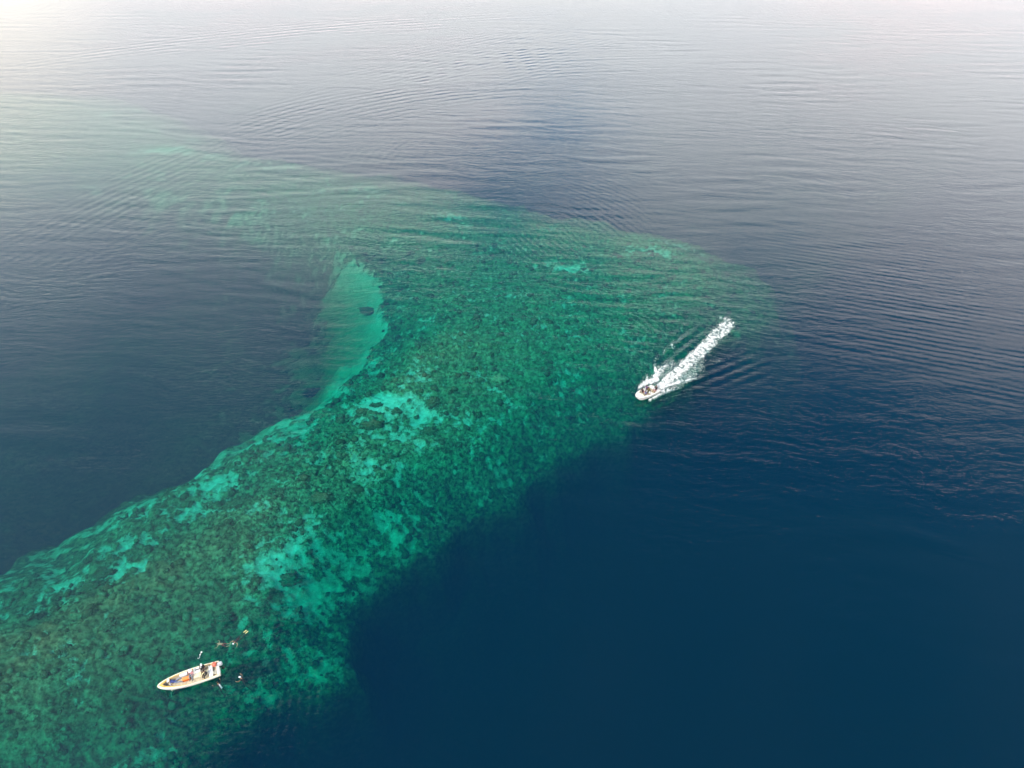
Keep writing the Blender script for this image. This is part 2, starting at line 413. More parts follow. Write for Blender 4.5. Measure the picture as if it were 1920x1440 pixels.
def water_mat():
    m = bpy.data.materials.new('sea_water'); m.use_nodes = True
    n = NT(m.node_tree)
    geo = n.new('ShaderNodeNewGeometry'); P = geo.outputs['Position']
    px, py, pz = n.sep(P)
    warp = n.noise(P, 0.05, 2, 0.5, out=1)
    PW = n.v('ADD', P, n.v('SCALE', n.v('SUBTRACT', warp, (0.5, 0.5, 0.5)), 10.0))
    wxx, wyy, _ = n.sep(PW)
    # wind ripples: long crests across the view
    h1 = n.noise(n.comb(n.m('MULTIPLY', wxx, 0.22), n.m('ADD', n.m('MULTIPLY', wyy, 0.80), n.m('MULTIPLY', wxx, 0.06)), 0.0), 1.0, 2.5, 0.5)
    h2 = n.noise(n.comb(n.m('MULTIPLY', px, 0.9), n.m('MULTIPLY', py, 2.1), 3.0), 1.0, 2.0, 0.55)
    patch = n.sm(n.noise(n.comb(n.m('MULTIPLY', px, 0.018), n.m('MULTIPLY', py, 0.03), 9.0), 1.0, 3, 0.5), 0.36, 0.66)
    H = n.m('MULTIPLY', n.m('SUBTRACT', h1, 0.5), n.m('ADD', n.m('MULTIPLY', patch, 0.055), 0.028))
    H = n.m('ADD', H, n.m('MULTIPLY', n.m('SUBTRACT', h2, 0.5), n.m('ADD', n.m('MULTIPLY', patch, 0.036), 0.016)))
    gate = n.sm(n.noise(n.comb(n.m('MULTIPLY', px, 0.05), n.m('MULTIPLY', py, 0.09), 4.0), 1.0, 3, 0.55), 0.30, 0.62)
    # trains of old boat wakes crossing the swell: centre, crest normal angle, wavelength, height, radii along/across
    def train(pxy, ang, lam, amp, ru, rv_, curve=0.0):
        c = at(*pxy); ca, sa = math.cos(R(ang)), math.sin(R(ang))
        rx = n.m('SUBTRACT', px, c.x); ry = n.m('SUBTRACT', py, c.y)
        u = n.m('ADD', n.m('MULTIPLY', rx, ca), n.m('MULTIPLY', ry, sa))          # across the crests
        v = n.m('ADD', n.m('MULTIPLY', rx, -sa), n.m('MULTIPLY', ry, ca))         # along the crests
        uu = n.m('ADD', u, n.m('MULTIPLY', n.m('MULTIPLY', v, v), curve))
        uu = n.m('ADD', uu, n.m('MULTIPLY', n.m('SUBTRACT', h1, 0.5), 0.8))
        e = n.m('ADD', n.m('POWER', n.m('ABSOLUTE', n.m('DIVIDE', uu, ru)), 2.0), n.m('POWER', n.m('ABSOLUTE', n.m('DIVIDE', v, rv_)), 2.0))
        env = n.m('MULTIPLY', n.m('MULTIPLY', n.sm(e, 0.0, 1.0, 1.0, 0.0), amp), gate)
        return n.m('MULTIPLY', env, n.m('SINE', n.m('MULTIPLY', uu, 2 * math.pi / lam)))
    for a in TRAINS: H = n.m('ADD', H, train(a[0], a[1], a[2], a[3] * 1.05, *a[4:]))
    bp = n.new('ShaderNodeBump'); bp.inputs['Strength'].default_value = 1.0; bp.inputs['Distance'].default_value = 1.0
    n.put(bp.inputs['Height'], H)
    N = bp.outputs[0]
    c = n.m('ABSOLUTE', n.v('DOT_PRODUCT', N, geo.outputs['Incoming']))
    fr = n.m('ADD', n.m('MULTIPLY', n.m('POWER', n.m('SUBTRACT', 1.0, c, clamp=True), 5.0), 0.98), 0.02)
    gl = n.new('ShaderNodeBsdfGlossy'); gl.inputs['Roughness'].default_value = 0.05; n.l.new(N, gl.inputs['Normal'])
    tr = n.new('ShaderNodeBsdfTransparent')
    mx = n.new('ShaderNodeMixShader'); n.put(mx.inputs[0], fr); n.l.new(tr.outputs[0], mx.inputs[1]); n.l.new(gl.outputs[0], mx.inputs[2])
    o = n.new('ShaderNodeOutputMaterial'); n.l.new(mx.outputs[0], o.inputs[0])
    # the body of the water: absorbs red first, scatters blue
    A = (0.48, 0.038, 0.051); S = (0.0001, 0.0037, 0.0122)
    da = max(A) / 0.9; ds = max(S)
    va = n.new('ShaderNodeVolumeAbsorption'); va.inputs['Density'].default_value = da
    va.inputs['Color'].default_value = (1 - A[0] / da, 1 - A[1] / da, 1 - A[2] / da, 1)
    vs = n.new('ShaderNodeVolumeScatter'); vs.inputs['Density'].default_value = ds
    vs.inputs['Color'].default_value = (S[0] / ds, S[1] / ds, S[2] / ds, 1); vs.inputs['Anisotropy'].default_value = 0.0
    ad = n.new('ShaderNodeAddShader'); n.l.new(va.outputs[0], ad.inputs[0]); n.l.new(vs.outputs[0], ad.inputs[1])
    n.l.new(ad.outputs[0], o.inputs['Volume'])
    return m
TRAINS = [((700, 190), 122, 3.1, 0.022, 26, 60, 0.004), ((560, 60), 112, 4.2, 0.03, 20, 120, 0.001), ((1050, 110), 100, 3.4, 0.02, 30, 60, 0.002), ((900, 110), 128, 3.0, 0.02, 40, 70, 0.0),
          ((330, 330), 150, 2.6, 0.010, 20, 30, 0.0), ((180, 420), 155, 2.6, 0.008, 22, 34, 0.0), ((1130, 380), 40, 1.7, 0.008, 16, 22, 0.01),
          ((1000, 450), 25, 1.4, 0.012, 12, 14, -0.01), ((730, 290), 165, 2.2, 0.008, 16, 18, 0.01), ((1230, 600), 30, 1.3, 0.016, 6, 8, 0.04),
          ((560, 1290), 20, 1.0, 0.010, 5, 8, 0.05), ((1750, 560), 70, 1.5, 0.012, 40, 40, 0.0)]
M_WATER = water_mat()
sea = tagged(link('sea', wm, M_WATER), kind='structure')
print('verts seabed', len(me.vertices), 'water', len(wm.vertices))

# ------------------------------------------------------------------ simple materials
def mat(name, col, rough=0.6, spec=0.4, metal=0.0, var=0.12, scale=9.0, bump=0.0, coat=0.0):
    m = bpy.data.materials.new(name); m.use_nodes = True
    n = NT(m.node_tree)
    tcn = n.new('ShaderNodeTexCoord').outputs['Object']
    f = n.noise(tcn, scale, 4, 0.6)
    c = n.mix(n.sm(f, 0.3, 0.7), tuple(max(0, x * (1 - var)) for x in col), tuple(min(1, x * (1 + var)) for x in col))
    b = n.new('ShaderNodeBsdfPrincipled')
    n.put(b.inputs['Base Color'], c); b.inputs['Roughness'].default_value = rough
    b.inputs['Specular IOR Level'].default_value = spec; b.inputs['Metallic'].default_value = metal
    b.inputs['Coat Weight'].default_value = coat
    if bump:
        bp = n.new('ShaderNodeBump'); bp.inputs['Strength'].default_value = 0.5; bp.inputs['Distance'].default_value = bump
        n.put(bp.inputs['Height'], n.noise(tcn, scale * 2.5, 3, 0.6)); n.l.new(bp.outputs[0], b.inputs['Normal'])
    o = n.new('ShaderNodeOutputMaterial'); n.l.new(b.outputs[0], o.inputs[0])
    return m
M = dict(
    white=mat('white_gelcoat', (0.74, 0.73, 0.69), 0.35, 0.5, var=0.05, scale=2.5),
    cream=mat('cream_gelcoat', (0.80, 0.72, 0.54), 0.45, var=0.08, scale=3),
    gold=mat('varnished_rail', (0.66, 0.40, 0.10), 0.4, var=0.25, scale=5),
    tan=mat('worn_deck', (0.64, 0.54, 0.38), 0.8, var=0.22, scale=4, bump=0.01),
    orange=mat('orange_plastic', (0.72, 0.14, 0.02), 0.5),
    lid=mat('orange_lid', (0.80, 0.27, 0.07), 0.5),
    red=mat('faded_red_buoy', (0.74, 0.16, 0.10), 0.5),
    grey=mat('grey_cowling', (0.42, 0.44, 0.46), 0.35, 0.6),
    black=mat('black_plastic', (0.015, 0.016, 0.018), 0.45),
    neop=mat('neoprene', (0.018, 0.02, 0.026), 0.8, var=0.3),
    skin=mat('skin', (0.36, 0.20, 0.125), 0.6),
    darkskin=mat('tanned_skin', (0.20, 0.105, 0.065), 0.6),
    hair=mat('dark_hair', (0.02, 0.014, 0.01), 0.7),
    blue=mat('blue_cloth', (0.06, 0.09, 0.26), 0.9),
    pale=mat('pale_cloth', (0.66, 0.67, 0.70), 0.9),
    pink=mat('pink_cloth', (0.55, 0.26, 0.27), 0.9),
    slate=mat('slate_cloth', (0.20, 0.25, 0.35), 0.9),
    maroon=mat('maroon_cloth', (0.20, 0.03, 0.035), 0.9),
    olive=mat('olive_cloth', (0.12, 0.10, 0.03), 0.9),
    purple=mat('purple_cloth', (0.10, 0.05, 0.14), 0.9),
    rope=mat('rope', (0.62, 0.58, 0.46), 0.9),
    yellow=mat('yellow_rubber', (0.82, 0.62, 0.25), 0.5),
    steel=mat('steel', (0.55, 0.56, 0.58), 0.3, metal=1.0),
    towel=mat('cream_towel', (0.80, 0.72, 0.42), 0.95, bump=0.01),
)

# ------------------------------------------------------------------ coral
def ico(sub):
    b = bmesh.new(); bmesh.ops.create_icosphere(b, subdivisions=sub, radius=1.0)
    V = np.array([v.co[:] for v in b.verts]); F = np.array([[v.index for v in f.verts] for f in b.faces]); b.free()
    return V, F
def coral_mat():
    m = bpy.data.materials.new('coral'); m.use_nodes = True
    n = NT(m.node_tree)
    P = n.new('ShaderNodeNewGeometry').outputs['Position']
    a = n.new('ShaderNodeAttribute', attribute_name='tone').outputs['Fac']
    f1 = n.noise(P, 2.2, 4, 0.6); f2 = n.noise(P, 7.0, 3, 0.6)
    c = n.mix(a, (0.045, 0.055, 0.030), (0.20, 0.24, 0.13))
    c = n.mix(n.sm(f1, 0.4, 0.7, 0, 0.6), c, (0.13, 0.085, 0.045))
    c = n.mix(n.sm(f2, 0.56, 0.72, 0, 0.8), c, (0.36, 0.40, 0.28))
    b = n.new('ShaderNodeBsdfDiffuse'); n.put(b.inputs[0], c)
    bp = n.new('ShaderNodeBump'); bp.inputs['Strength'].default_value = 1.0; bp.inputs['Distance'].default_value = 0.12
    n.put(bp.inputs['Height'], f2); n.l.new(bp.outputs[0], b.inputs['Normal'])
    o = n.new('ShaderNodeOutputMaterial'); n.l.new(b.outputs[0], o.inputs[0])
    return m
M_CORAL = coral_mat()
# small coral lumps nobody could count: one mass scattered over the reef top
N_L = 7600
cx_ = rng.uniform(-62, 62, N_L * 4); cyy = rng.uniform(32, 150, N_L * 4)
zz, sm_, we_, co_, sf_, os_, _w, _d = seabed_fields(cx_, cyy)
clump = fbm(cx_ / 3.2, cyy / 3.2, 3, 0.6, 121)
keep = (sf_ > -3) & (rng.random(N_L * 4) < (0.06 + 0.9 * sstep(clump, -0.05, 0.45)) * (0.3 + 0.7 * co_)) & (os_ < 0.4) & (zz > -9)
ki = np.nonzero(keep)[0][:N_L]
protos = []
for k in range(8):
    V, F = ico(2 if k < 2 else 1)
    r = 1 + 0.55 * perlin(V[:, 0] * 2.1 + k * 5, V[:, 1] * 2.1 + V[:, 2] * 1.7, 130 + k) + rng.normal(0, 0.20, len(V))
    V = V * r[:, None]; V[:, 2] = V[:, 2] * 0.72
    protos.append((V, F))
vs, fs, tn = [], [], []; off = 0
for j in ki:
    V, F = protos[rng.integers(0, 8)]
    sc = 0.16 + 0.42 * rng.random() ** 2.2
    a = rng.random() * 6.28; ca, sa = math.cos(a), math.sin(a)
    e = 0.75 + 0.5 * rng.random()
    Vx = V[:, 0] * e * sc; Vy = V[:, 1] * sc
    W = np.stack([Vx * ca - Vy * sa + cx_[j], Vx * sa + Vy * ca + cyy[j], V[:, 2] * sc + zz[j] + sc * 0.15], 1)
    W[:, 2] = np.minimum(W[:, 2], -0.35)
    vs.append(W); fs.append(F + off); off += len(V); tn.append(np.full(len(V), 0.65 * rng.random() ** 1.5))
cm = tri_mesh('coral', np.concatenate(vs), np.concatenate(fs)); attr(cm, 'tone', np.concatenate(tn))
tagged(link('coral_growth', cm, M_CORAL), 'low knobbly brown and green coral covering the shallow reef top', 'coral', kind='stuff')
print('lumps', len(ki))
# single coral heads that stand out on the sand
def coral_head(px, py, rx, ry, rz, label, ang=0.0, tone=0.15):
    p = at(px, py, -3.5)
    z = float(seabed_fields(np.array([p.x]), np.array([p.y]))[0][0])
    p = at(px, py, z)
    z = float(seabed_fields(np.array([p.x]), np.array([p.y]))[0][0])
    V, F = ico(4)
    k = rnd.random() * 50
    q = V * 2.2 + k
    r = 0.80 + 0.85 * fbm(q[:, 0], q[:, 1] + q[:, 2] * 0.8, 3, 0.6, 140) + 0.42 * np.abs(perlin(q[:, 0] * 2.4, q[:, 1] * 2.4 + q[:, 2] * 2, 150)) + 0.22 * np.abs(perlin(q[:, 0] * 5, q[:, 1] * 5 + q[:, 2] * 4, 155))
    V = V * r[:, None] * np.array([rx * 0.8, ry * 0.8, rz * 0.75]); V[:, 2] = np.minimum(V[:, 2], -z - 0.4)
    m = tri_mesh('coral_head', V, F); attr(m, 'tone', np.full(len(V), tone + 0.15))
    o = link('coral_head', m, M_CORAL); o.location = (p.x, p.y, z); o.rotation_euler[2] = R(ang)
    tagged(o, label, 'coral', 'coral heads standing out on the reef')
for h in [
    (175, 1105, 1.6, 1.0, 0.8, 'dark coral head below the brightest sand pocket near the left edge', 20, 0.05),
    (198, 1074, 1.5, 0.7, 0.6, 'dark oblong coral head on the upper side of the brightest sand pocket', 25, 0.05),
    (150, 1042, 1.7, 1.0, 0.6, 'dim rounded coral head by the lagoon edge, left of the bright sand', 20, 0.25),
    (203, 1168, 1.3, 1.0, 0.6, 'brown coral head on the algal flat above the anchored boat\'s bow side', 35, 0.1),
    (420, 1158, 1.3, 0.9, 0.8, 'dark coral head just above the snorkellers beside the boat', 0, 0.05),
    (548, 1107, 1.7, 1.0, 0.8, 'large dark coral head ringed by pale sand on the outer reef', 0, 0.1),
    (700, 799, 2.2, 1.0, 0.9, 'largest dark coral head, at the lower rim of the central sandy field', 10, 0.05),
    (744, 775, 1.0, 0.9, 0.8, 'small round coral head in the middle of the central sandy field', 0, 0.05),
    (680, 777, 1.1, 0.8, 0.5, 'small coral head at the left end of the central sandy field', 15, 0.15),
    (706, 762, 1.4, 0.7, 0.5, 'flat oblong coral head on the upper side of the central sandy field', 10, 0.1),
    (805, 808, 1.6, 1.2, 0.8, 'dark coral head at the right end of the central sandy field', 0, 0.05),
    (812, 757, 1.2, 1.4, 0.8, 'dark upright coral head above the right end of the central sandy field', 0, 0.05),
    (935, 712, 2.0, 1.6, 0.9, 'pale knobbly coral cluster on the green reef plateau', 10, 0.9),
    (605, 937, 2.0, 1.1, 0.8, 'brown topped coral head in the middle of the near reef', 0, 0.1),
    (447, 945, 2.2, 1.2, 0.6, 'rust brown coral patch just inside the lagoon edge', 30, 0.05),
    (697, 572, 3.2, 1.6, 0.4, 'flat dark coral patch inside the turquoise sand shelf', 0, 0.3),
    (585, 683, 3.2, 1.6, 0.7, 'dark rocky mound cutting into the lower turquoise sand shelf', 15, 0.05),
    (330, 941, 1.5, 0.8, 0.5, 'dark coral head on the sandy lagoon rim', 15, 0.1),
]: coral_head(*h)

# ------------------------------------------------------------------ mesh builders
class MB:
    def __init__(s): s.b = bmesh.new()
    def box(s, c, size, rot=None, bev=0.0):
        b2 = bmesh.new(); bmesh.ops.create_cube(b2, size=1.0)
        for v in b2.verts: v.co = Vector((v.co.x * size[0], v.co.y * size[1], v.co.z * size[2]))
        if bev: bmesh.ops.bevel(b2, geom=b2.edges[:], offset=bev, segments=2, affect='EDGES', profile=0.6)
        Mx = Matrix.Translation(c) @ (rot.to_matrix().to_4x4() if rot is not None else Matrix.Identity(4))
        b2.transform(Mx); s.add(b2); return s
    def add(s, b2):
        tmp = bpy.data.meshes.new('tmp'); b2.to_mesh(tmp); b2.free(); s.b.from_mesh(tmp); bpy.data.meshes.remove(tmp)
    def ell(s, c, r, rot=None, seg=16, rings=10):
        b2 = bmesh.new(); bmesh.ops.create_uvsphere(b2, u_segments=seg, v_segments=rings, radius=1.0)
        for v in b2.verts: v.co = Vector((v.co.x * r[0], v.co.y * r[1], v.co.z * r[2]))
        Mx = Matrix.Translation(c) @ (rot.to_matrix().to_4x4() if rot is not None else Matrix.Identity(4))
        b2.transform(Mx); s.add(b2); return s
    def tube(s, pts, rad, seg=7):
        pts = [Vector(p) for p in pts]; rad = rad if isinstance(rad, (list, tuple)) else [rad] * len(pts)
        rings = []
        for i, p in enumerate(pts):
            dd = (pts[min(i + 1, len(pts) - 1)] - pts[max(i - 1, 0)]).normalized()
            up = Vector((0, 0, 1)) if abs(dd.z) < 0.9 else Vector((1, 0, 0))
            a = dd.cross(up).normalized(); b = dd.cross(a)
            rings.append([s.b.verts.new(p + (a * math.cos(t) + b * math.sin(t)) * rad[i]) for t in [6.2832 * k / seg for k in range(seg)]])
        for r0, r1 in zip(rings, rings[1:]):
            for k in range(seg): s.b.faces.new([r0[k], r0[(k + 1) % seg], r1[(k + 1) % seg], r1[k]])
        s.b.faces.new(rings[0][::-1]); s.b.faces.new(rings[-1]); return s
    def loft(s, rows, close=False, capends=False):
        vr = [[s.b.verts.new(p) for p in r] for r in rows]
        for r0, r1 in zip(vr, vr[1:]):
            n = len(r0)
            for k in range(n if close else n - 1):
                try: s.b.faces.new([r0[k], r0[(k + 1) % n], r1[(k + 1) % n], r1[k]])
                except ValueError: pass
        if capends:
            for r in (vr[0][::-1], vr[-1]):
                try: s.b.faces.new(r)
                except ValueError: pass
        return s
    def build(s, name, m, parent=None, smooth=True, ang=35):
        bmesh.ops.remove_doubles(s.b, verts=s.b.verts[:], dist=1e-4)
        bmesh.ops.recalc_face_normals(s.b, faces=s.b.faces[:])
        mesh = bpy.data.meshes.new(name); s.b.to_mesh(mesh); s.b.free()
        mesh.polygons.foreach_set('use_smooth', [smooth] * len(mesh.polygons))
        if smooth and hasattr(mesh, 'set_sharp_from_angle'): mesh.set_sharp_from_angle(angle=R(ang))
        return link(name, mesh, m, parent)
def empty(name, loc, rz=0.0, label=None, cat=None, group=None, rot=None):
    o = bpy.data.objects.new(name, None); COL.objects.link(o)
    o.location = loc; o.rotation_euler = rot if rot is not None else (0, 0, rz)
    o.empty_display_size = 0.2
    return tagged(o, label, cat, group)

# ------------------------------------------------------------------ people
def seat_pose(lean=0.05, legs='down', arms='knees'):
    J = dict(pelvis=(0, 0, 0.1), belly=(-0.01 + lean * .4, 0, 0.27), chest=(lean, 0, 0.45), neck=(lean + 0.02, 0, 0.60), head=(lean + 0.06, 0, 0.74))
    for sg, n in ((1, 'l'), (-1, 'r')):
        J['sh' + n] = (lean, 0.185 * sg, 0.52)
        if arms == 'knees': J['el' + n] = (lean + 0.13, 0.27 * sg, 0.30); J['ha' + n] = (lean + 0.33, 0.17 * sg, 0.23)
        elif arms == 'rail': J['el' + n] = (lean - 0.02, 0.36 * sg, 0.30); J['ha' + n] = (lean + 0.05, 0.50 * sg, 0.12)
        elif arms == 'wheel': J['el' + n] = (lean + 0.18, 0.25 * sg, 0.33); J['ha' + n] = (lean + 0.40, 0.12 * sg, 0.40)
        J['hi' + n] = (0.03, 0.10 * sg, 0.09)
        J['kn' + n] = (0.45, 0.15 * sg, 0.13)
        if legs == 'down': J['an' + n] = (0.50, 0.14 * sg, -0.30); J['to' + n] = (0.68, 0.15 * sg, -0.35)
        else: J['kn' + n] = (0.42, 0.12 * sg, 0.17 + 0.08 * (sg > 0)); J['an' + n] = (0.80, 0.14 * sg, 0.02); J['to' + n] = (0.92, 0.15 * sg, 0.13)
    return J
def stand_pose(arms='forward'):
    J = dict(pelvis=(0, 0, 0.92), belly=(0.0, 0, 1.08), chest=(0.02, 0, 1.27), neck=(0.04, 0, 1.43), head=(0.07, 0, 1.57))
    for sg, n in ((1, 'l'), (-1, 'r')):
        J['sh' + n] = (0.02, 0.19 * sg, 1.35); J['el' + n] = (0.10, 0.27 * sg, 1.10); J['ha' + n] = (0.34, 0.20 * sg, 1.08)
        J['hi' + n] = (0, 0.10 * sg, 0.90); J['kn' + n] = (0.06, 0.13 * sg, 0.50); J['an' + n] = (0.0, 0.14 * sg, 0.08); J['to' + n] = (0.17, 0.16 * sg, 0.03)
    return J
def recline_pose():          # leaning back on the elbows, legs stretched forward
    J = dict(pelvis=(0, 0, 0.12), belly=(-0.15, 0, 0.20), chest=(-0.33, 0, 0.32), neck=(-0.46, 0, 0.43), head=(-0.55, 0, 0.55))
    for sg, n in ((1, 'l'), (-1, 'r')):
        J['sh' + n] = (-0.39, 0.19 * sg, 0.38); J['el' + n] = (-0.52, 0.28 * sg, 0.16); J['ha' + n] = (-0.30, 0.36 * sg, 0.06)
        J['hi' + n] = (0.04, 0.10 * sg, 0.12); J['kn' + n] = (0.42, 0.17 * sg, 0.20 + (0.2 if sg > 0 else 0)); J['an' + n] = (0.80, 0.2 * sg, 0.07); J['to' + n] = (0.88, 0.23 * sg, 0.20)
    return J
def swim_pose(arms='wide', knee=0.0):          # face down, head towards +x
    J = dict(pelvis=(0, 0, 0), belly=(0.16, 0, 0.01), chest=(0.36, 0, 0.03), neck=(0.51, 0, 0.04), head=(0.65, 0, 0.05))
    for sg, n in ((1, 'l'), (-1, 'r')):
        J['sh' + n] = (0.43, 0.19 * sg, 0.03)
        if arms == 'wide': J['el' + n] = (0.50, 0.42 * sg, -0.06); J['ha' + n] = (0.72, 0.52 * sg, -0.08)
        else: J['el' + n] = (0.18, 0.28 * sg, -0.04); J['ha' + n] = (-0.04, 0.24 * sg, -0.06)
        J['hi' + n] = (-0.04, 0.10 * sg, 0); J['kn' + n] = (-0.45, 0.13 * sg, -0.05 - knee * 0.2 * (sg > 0)); J['an' + n] = (-0.83, 0.14 * sg, 0.0); J['to' + n] = (-0.99, 0.14 * sg, -0.02)
    return J
def tread_pose():            # upright in the water, leaning, arms out on the surface
    J = dict(pelvis=(-0.25, 0, -0.45), belly=(-0.18, 0, -0.30), chest=(-0.06, 0, -0.12), neck=(0.0, 0, 0.02), head=(0.04, 0, 0.15))
    for sg, n in ((1, 'l'), (-1, 'r')):
        J['sh' + n] = (-0.04, 0.19 * sg, -0.03); J['el' + n] = (0.10, 0.40 * sg, -0.03); J['ha' + n] = (0.32, 0.46 * sg, 0.0)
        J['hi' + n] = (-0.27, 0.10 * sg, -0.48); J['kn' + n] = (-0.20 - 0.2 * (sg > 0), 0.16 * sg, -0.86); J['an' + n] = (-0.55, 0.18 * sg, -1.15); J['to' + n] = (-0.66, 0.18 * sg, -1.26)
    return J
SEG = [('pelvis', 'belly'), ('belly', 'chest'), ('chest', 'neck'), ('neck', 'head')]
for n in 'lr': SEG += [('chest', 'sh' + n), ('sh' + n, 'el' + n), ('el' + n, 'ha' + n), ('pelvis', 'hi' + n), ('hi' + n, 'kn' + n), ('kn' + n, 'an' + n), ('an' + n, 'to' + n)]
RAD = dict(pelvis=0.135, belly=0.125, chest=0.145, neck=0.058, head=0.062, sh=0.066, el=0.044, ha=0.032, hi=0.092, kn=0.058, an=0.042, to=0.036)
def person(label, J, loc, rz, cloth, hat=None, scale=1.0, rot=None, fins=None, tank=False, group=None, vest=None):
    """cloth: materials for torso, arm, leg, calf, foot"""
    root = empty('person', loc, rz, label, 'person', group, rot); root.scale = (scale,) * 3
    names = list(J); idx_ = {k: i for i, k in enumerate(names)}
    b = bpy.data.meshes.new('body_cage')
    b.from_pydata([J[k] for k in names], [(idx_[a], idx_[c]) for a, c in SEG], [])
    o = bpy.data.objects.new('body_cage', b); COL.objects.link(o)
    md = o.modifiers.new('skin', 'SKIN'); sk = b.skin_vertices[0].data
    for k in names:
        r = RAD.get(k, RAD.get(k[:2], 0.05)); sk[idx_[k]].radius = (r, r * (0.85 if k in ('chest', 'belly', 'pelvis') else 1))
        sk[idx_[k]].use_root = (k == 'pelvis')
    md.use_smooth_shade = True
    sb = o.modifiers.new('sub', 'SUBSURF'); sb.levels = 1; sb.render_levels = 1
    dg = bpy.context.evaluated_depsgraph_get(); dg.update()
    body = bpy.data.meshes.new_from_object(o.evaluated_get(dg))
    bpy.data.objects.remove(o); bpy.data.meshes.remove(b)
    # head with nose, ears and five-fingered hands join the same mesh
    mb = MB(); mb.b.from_mesh(body); bpy.data.meshes.remove(body)
    H = Vector(J['head']); N = Vector(J['neck']); upv = (H - N).normalized()
    fwd = Vector((1, 0, 0)) - upv * upv.x
    fwd = fwd.normalized() if fwd.length > 0.2 else Vector((0, 0, -1))
    side = upv.cross(fwd); q = Matrix((fwd, side, upv)).transposed().to_quaternion()
    hc = H + upv * 0.05
    mb.ell(hc, (0.098, 0.078, 0.122), q, 14, 10)
    mb.ell(hc + fwd * 0.10 - upv * 0.015, (0.022, 0.014, 0.028), q, 8, 6)
    for sg in (1, -1): mb.ell(hc + side * 0.078 * sg - upv * 0.01, (0.02, 0.01, 0.032), q, 8, 6)
    mb.ell(hc + fwd * 0.086 - upv * 0.06, (0.012, 0.026, 0.008), q, 8, 6)
    for n in 'lr':
        h = Vector(J['ha' + n]); dd = (h - Vector(J['el' + n])).normalized()
        sd = dd.cross(Vector((0, 0, 1))); sd = sd.normalized() if sd.length > 0.1 else Vector((0, 1, 0))
        dn = sd.cross(dd)
        if dn.z > 0: dn = -dn
        for k, ln in enumerate((0.070, 0.082, 0.078, 0.060)):
            p0 = h + sd * (k - 1.5) * 0.020 + dd * 0.02
            mb.tube([p0, p0 + dd * ln * 0.6, p0 + dd * ln * 0.95 + dn * 0.02], [0.011, 0.010, 0.007], 5)
        sgn = 1 if n == 'l' else -1
        mb.tube([h, h + sd * 0.035 * sgn + dd * 0.02, h + sd * 0.045 * sgn + dd * 0.06], [0.013, 0.012, 0.008], 5)
    ob = mb.build('body', None, root)
    order = [cloth.get('skin', M['skin']), cloth['torso'], cloth['arm'], cloth['leg'], cloth['calf'], cloth['foot']]
    for m_ in order: ob.data.materials.append(m_)
    segs = []
    for a, c in SEG:
        if c == 'head': mi = 0
        elif c[:2] == 'el': mi = 2
        elif c[:2] == 'ha': mi = 0 if not cloth.get('sleeve') else 2
        elif c[:2] == 'kn' or c[:2] == 'hi': mi = 3
        elif c[:2] == 'an': mi = 4
        elif c[:2] == 'to': mi = 5
        else: mi = 1
        segs.append((Vector(J[a]), Vector(J[c]), mi, RAD.get(c, RAD.get(c[:2], .05))))
    for f in ob.data.polygons:
        c = f.center; best = 9e9; bi = 0
        if (c - hc).length < 0.135: f.material_index = 0; continue
        for a_, c_, mi, r_ in segs:
            e = c_ - a_; t = max(0, min(1, (c - a_).dot(e) / e.length_squared)); dd = (c - a_ - e * t).length - r_ * 0.8
            if dd < best: best = dd; bi = mi; tt = t
        for n in 'lr':
            if (c - Vector(J['ha' + n])).length < 0.075: bi = 0
        f.material_index = bi
    # eyes
    for sg in (1, -1): MB().ell(hc + fwd * 0.086 + side * 0.032 * sg + upv * 0.012, (0.012, 0.014, 0.009), q, 6, 5).build('eye', M['hair'], root)
    if hat:
        hb = MB(); kind, hm = hat
        hb.ell(hc + upv * 0.045, (0.115, 0.10, 0.10), q, 16, 8)
        if kind == 'sunhat':
            rows = []
            for rr, zz_ in ((0.095, 0.075), (0.19, 0.040), (0.20, 0.030), (0.095, 0.062)):
                rows.append([hc + upv * zz_ + (fwd * math.cos(t) + side * math.sin(t)) * rr for t in [6.2832 * k / 18 for k in range(18)]])
            hb.loft(rows, close=True)
        if kind == 'cap':
            hb.box(hc + fwd * 0.13 + upv * 0.055, (0.13, 0.15, 0.014), q, 0.006)
        hb.build('hat' if kind in ('sunhat', 'cap') else 'hair', hm, root)
    else:
        hb = MB(); hb.ell(hc + upv * 0.03 - fwd * 0.018, (0.105, 0.092, 0.112), q, 14, 9)
        hb.build('hair', M['hair'], root)
    if fins:
        for n in 'lr':
            a = Vector(J['an' + n]); t_ = Vector(J['to' + n]); dd = (t_ - a).normalized()
            sd = dd.cross(Vector((0, 0, 1))); sd = sd.normalized() if sd.length > 0.1 else Vector((0, 1, 0)); up2 = sd.cross(dd)
            fb = MB(); rows = []
            for u_, wd, th in ((-0.02, 0.04, 0.03), (0.10, 0.045, 0.025), (0.25, 0.065, 0.010), (0.42, 0.07, 0.006)):
                p = t_ + dd * u_
                rows.append([p + sd * wd + up2 * th, p - sd * wd + up2 * th, p - sd * wd - up2 * th, p + sd * wd - up2 * th])
            fb.loft(rows, close=True, capends=True).build('fin', fins, root)
    if vest:
        vb = MB(); c0, c1 = Vector(J['belly']), Vector(J['chest']); dd = (c1 - c0).normalized()
        q2 = Matrix((Vector((1, 0, 0)) - dd * dd.x, dd.cross(Vector((1, 0, 0)) - dd * dd.x), dd)).transposed().to_quaternion() if abs(dd.x) < 0.9 else Quaternion()
        vb.ell((c0 + c1) / 2 + dd * 0.03, (0.19, 0.22, 0.22) if abs(dd.x) < 0.9 else (0.24, 0.2, 0.17), q2, 14, 9).build('life_vest', vest, root)
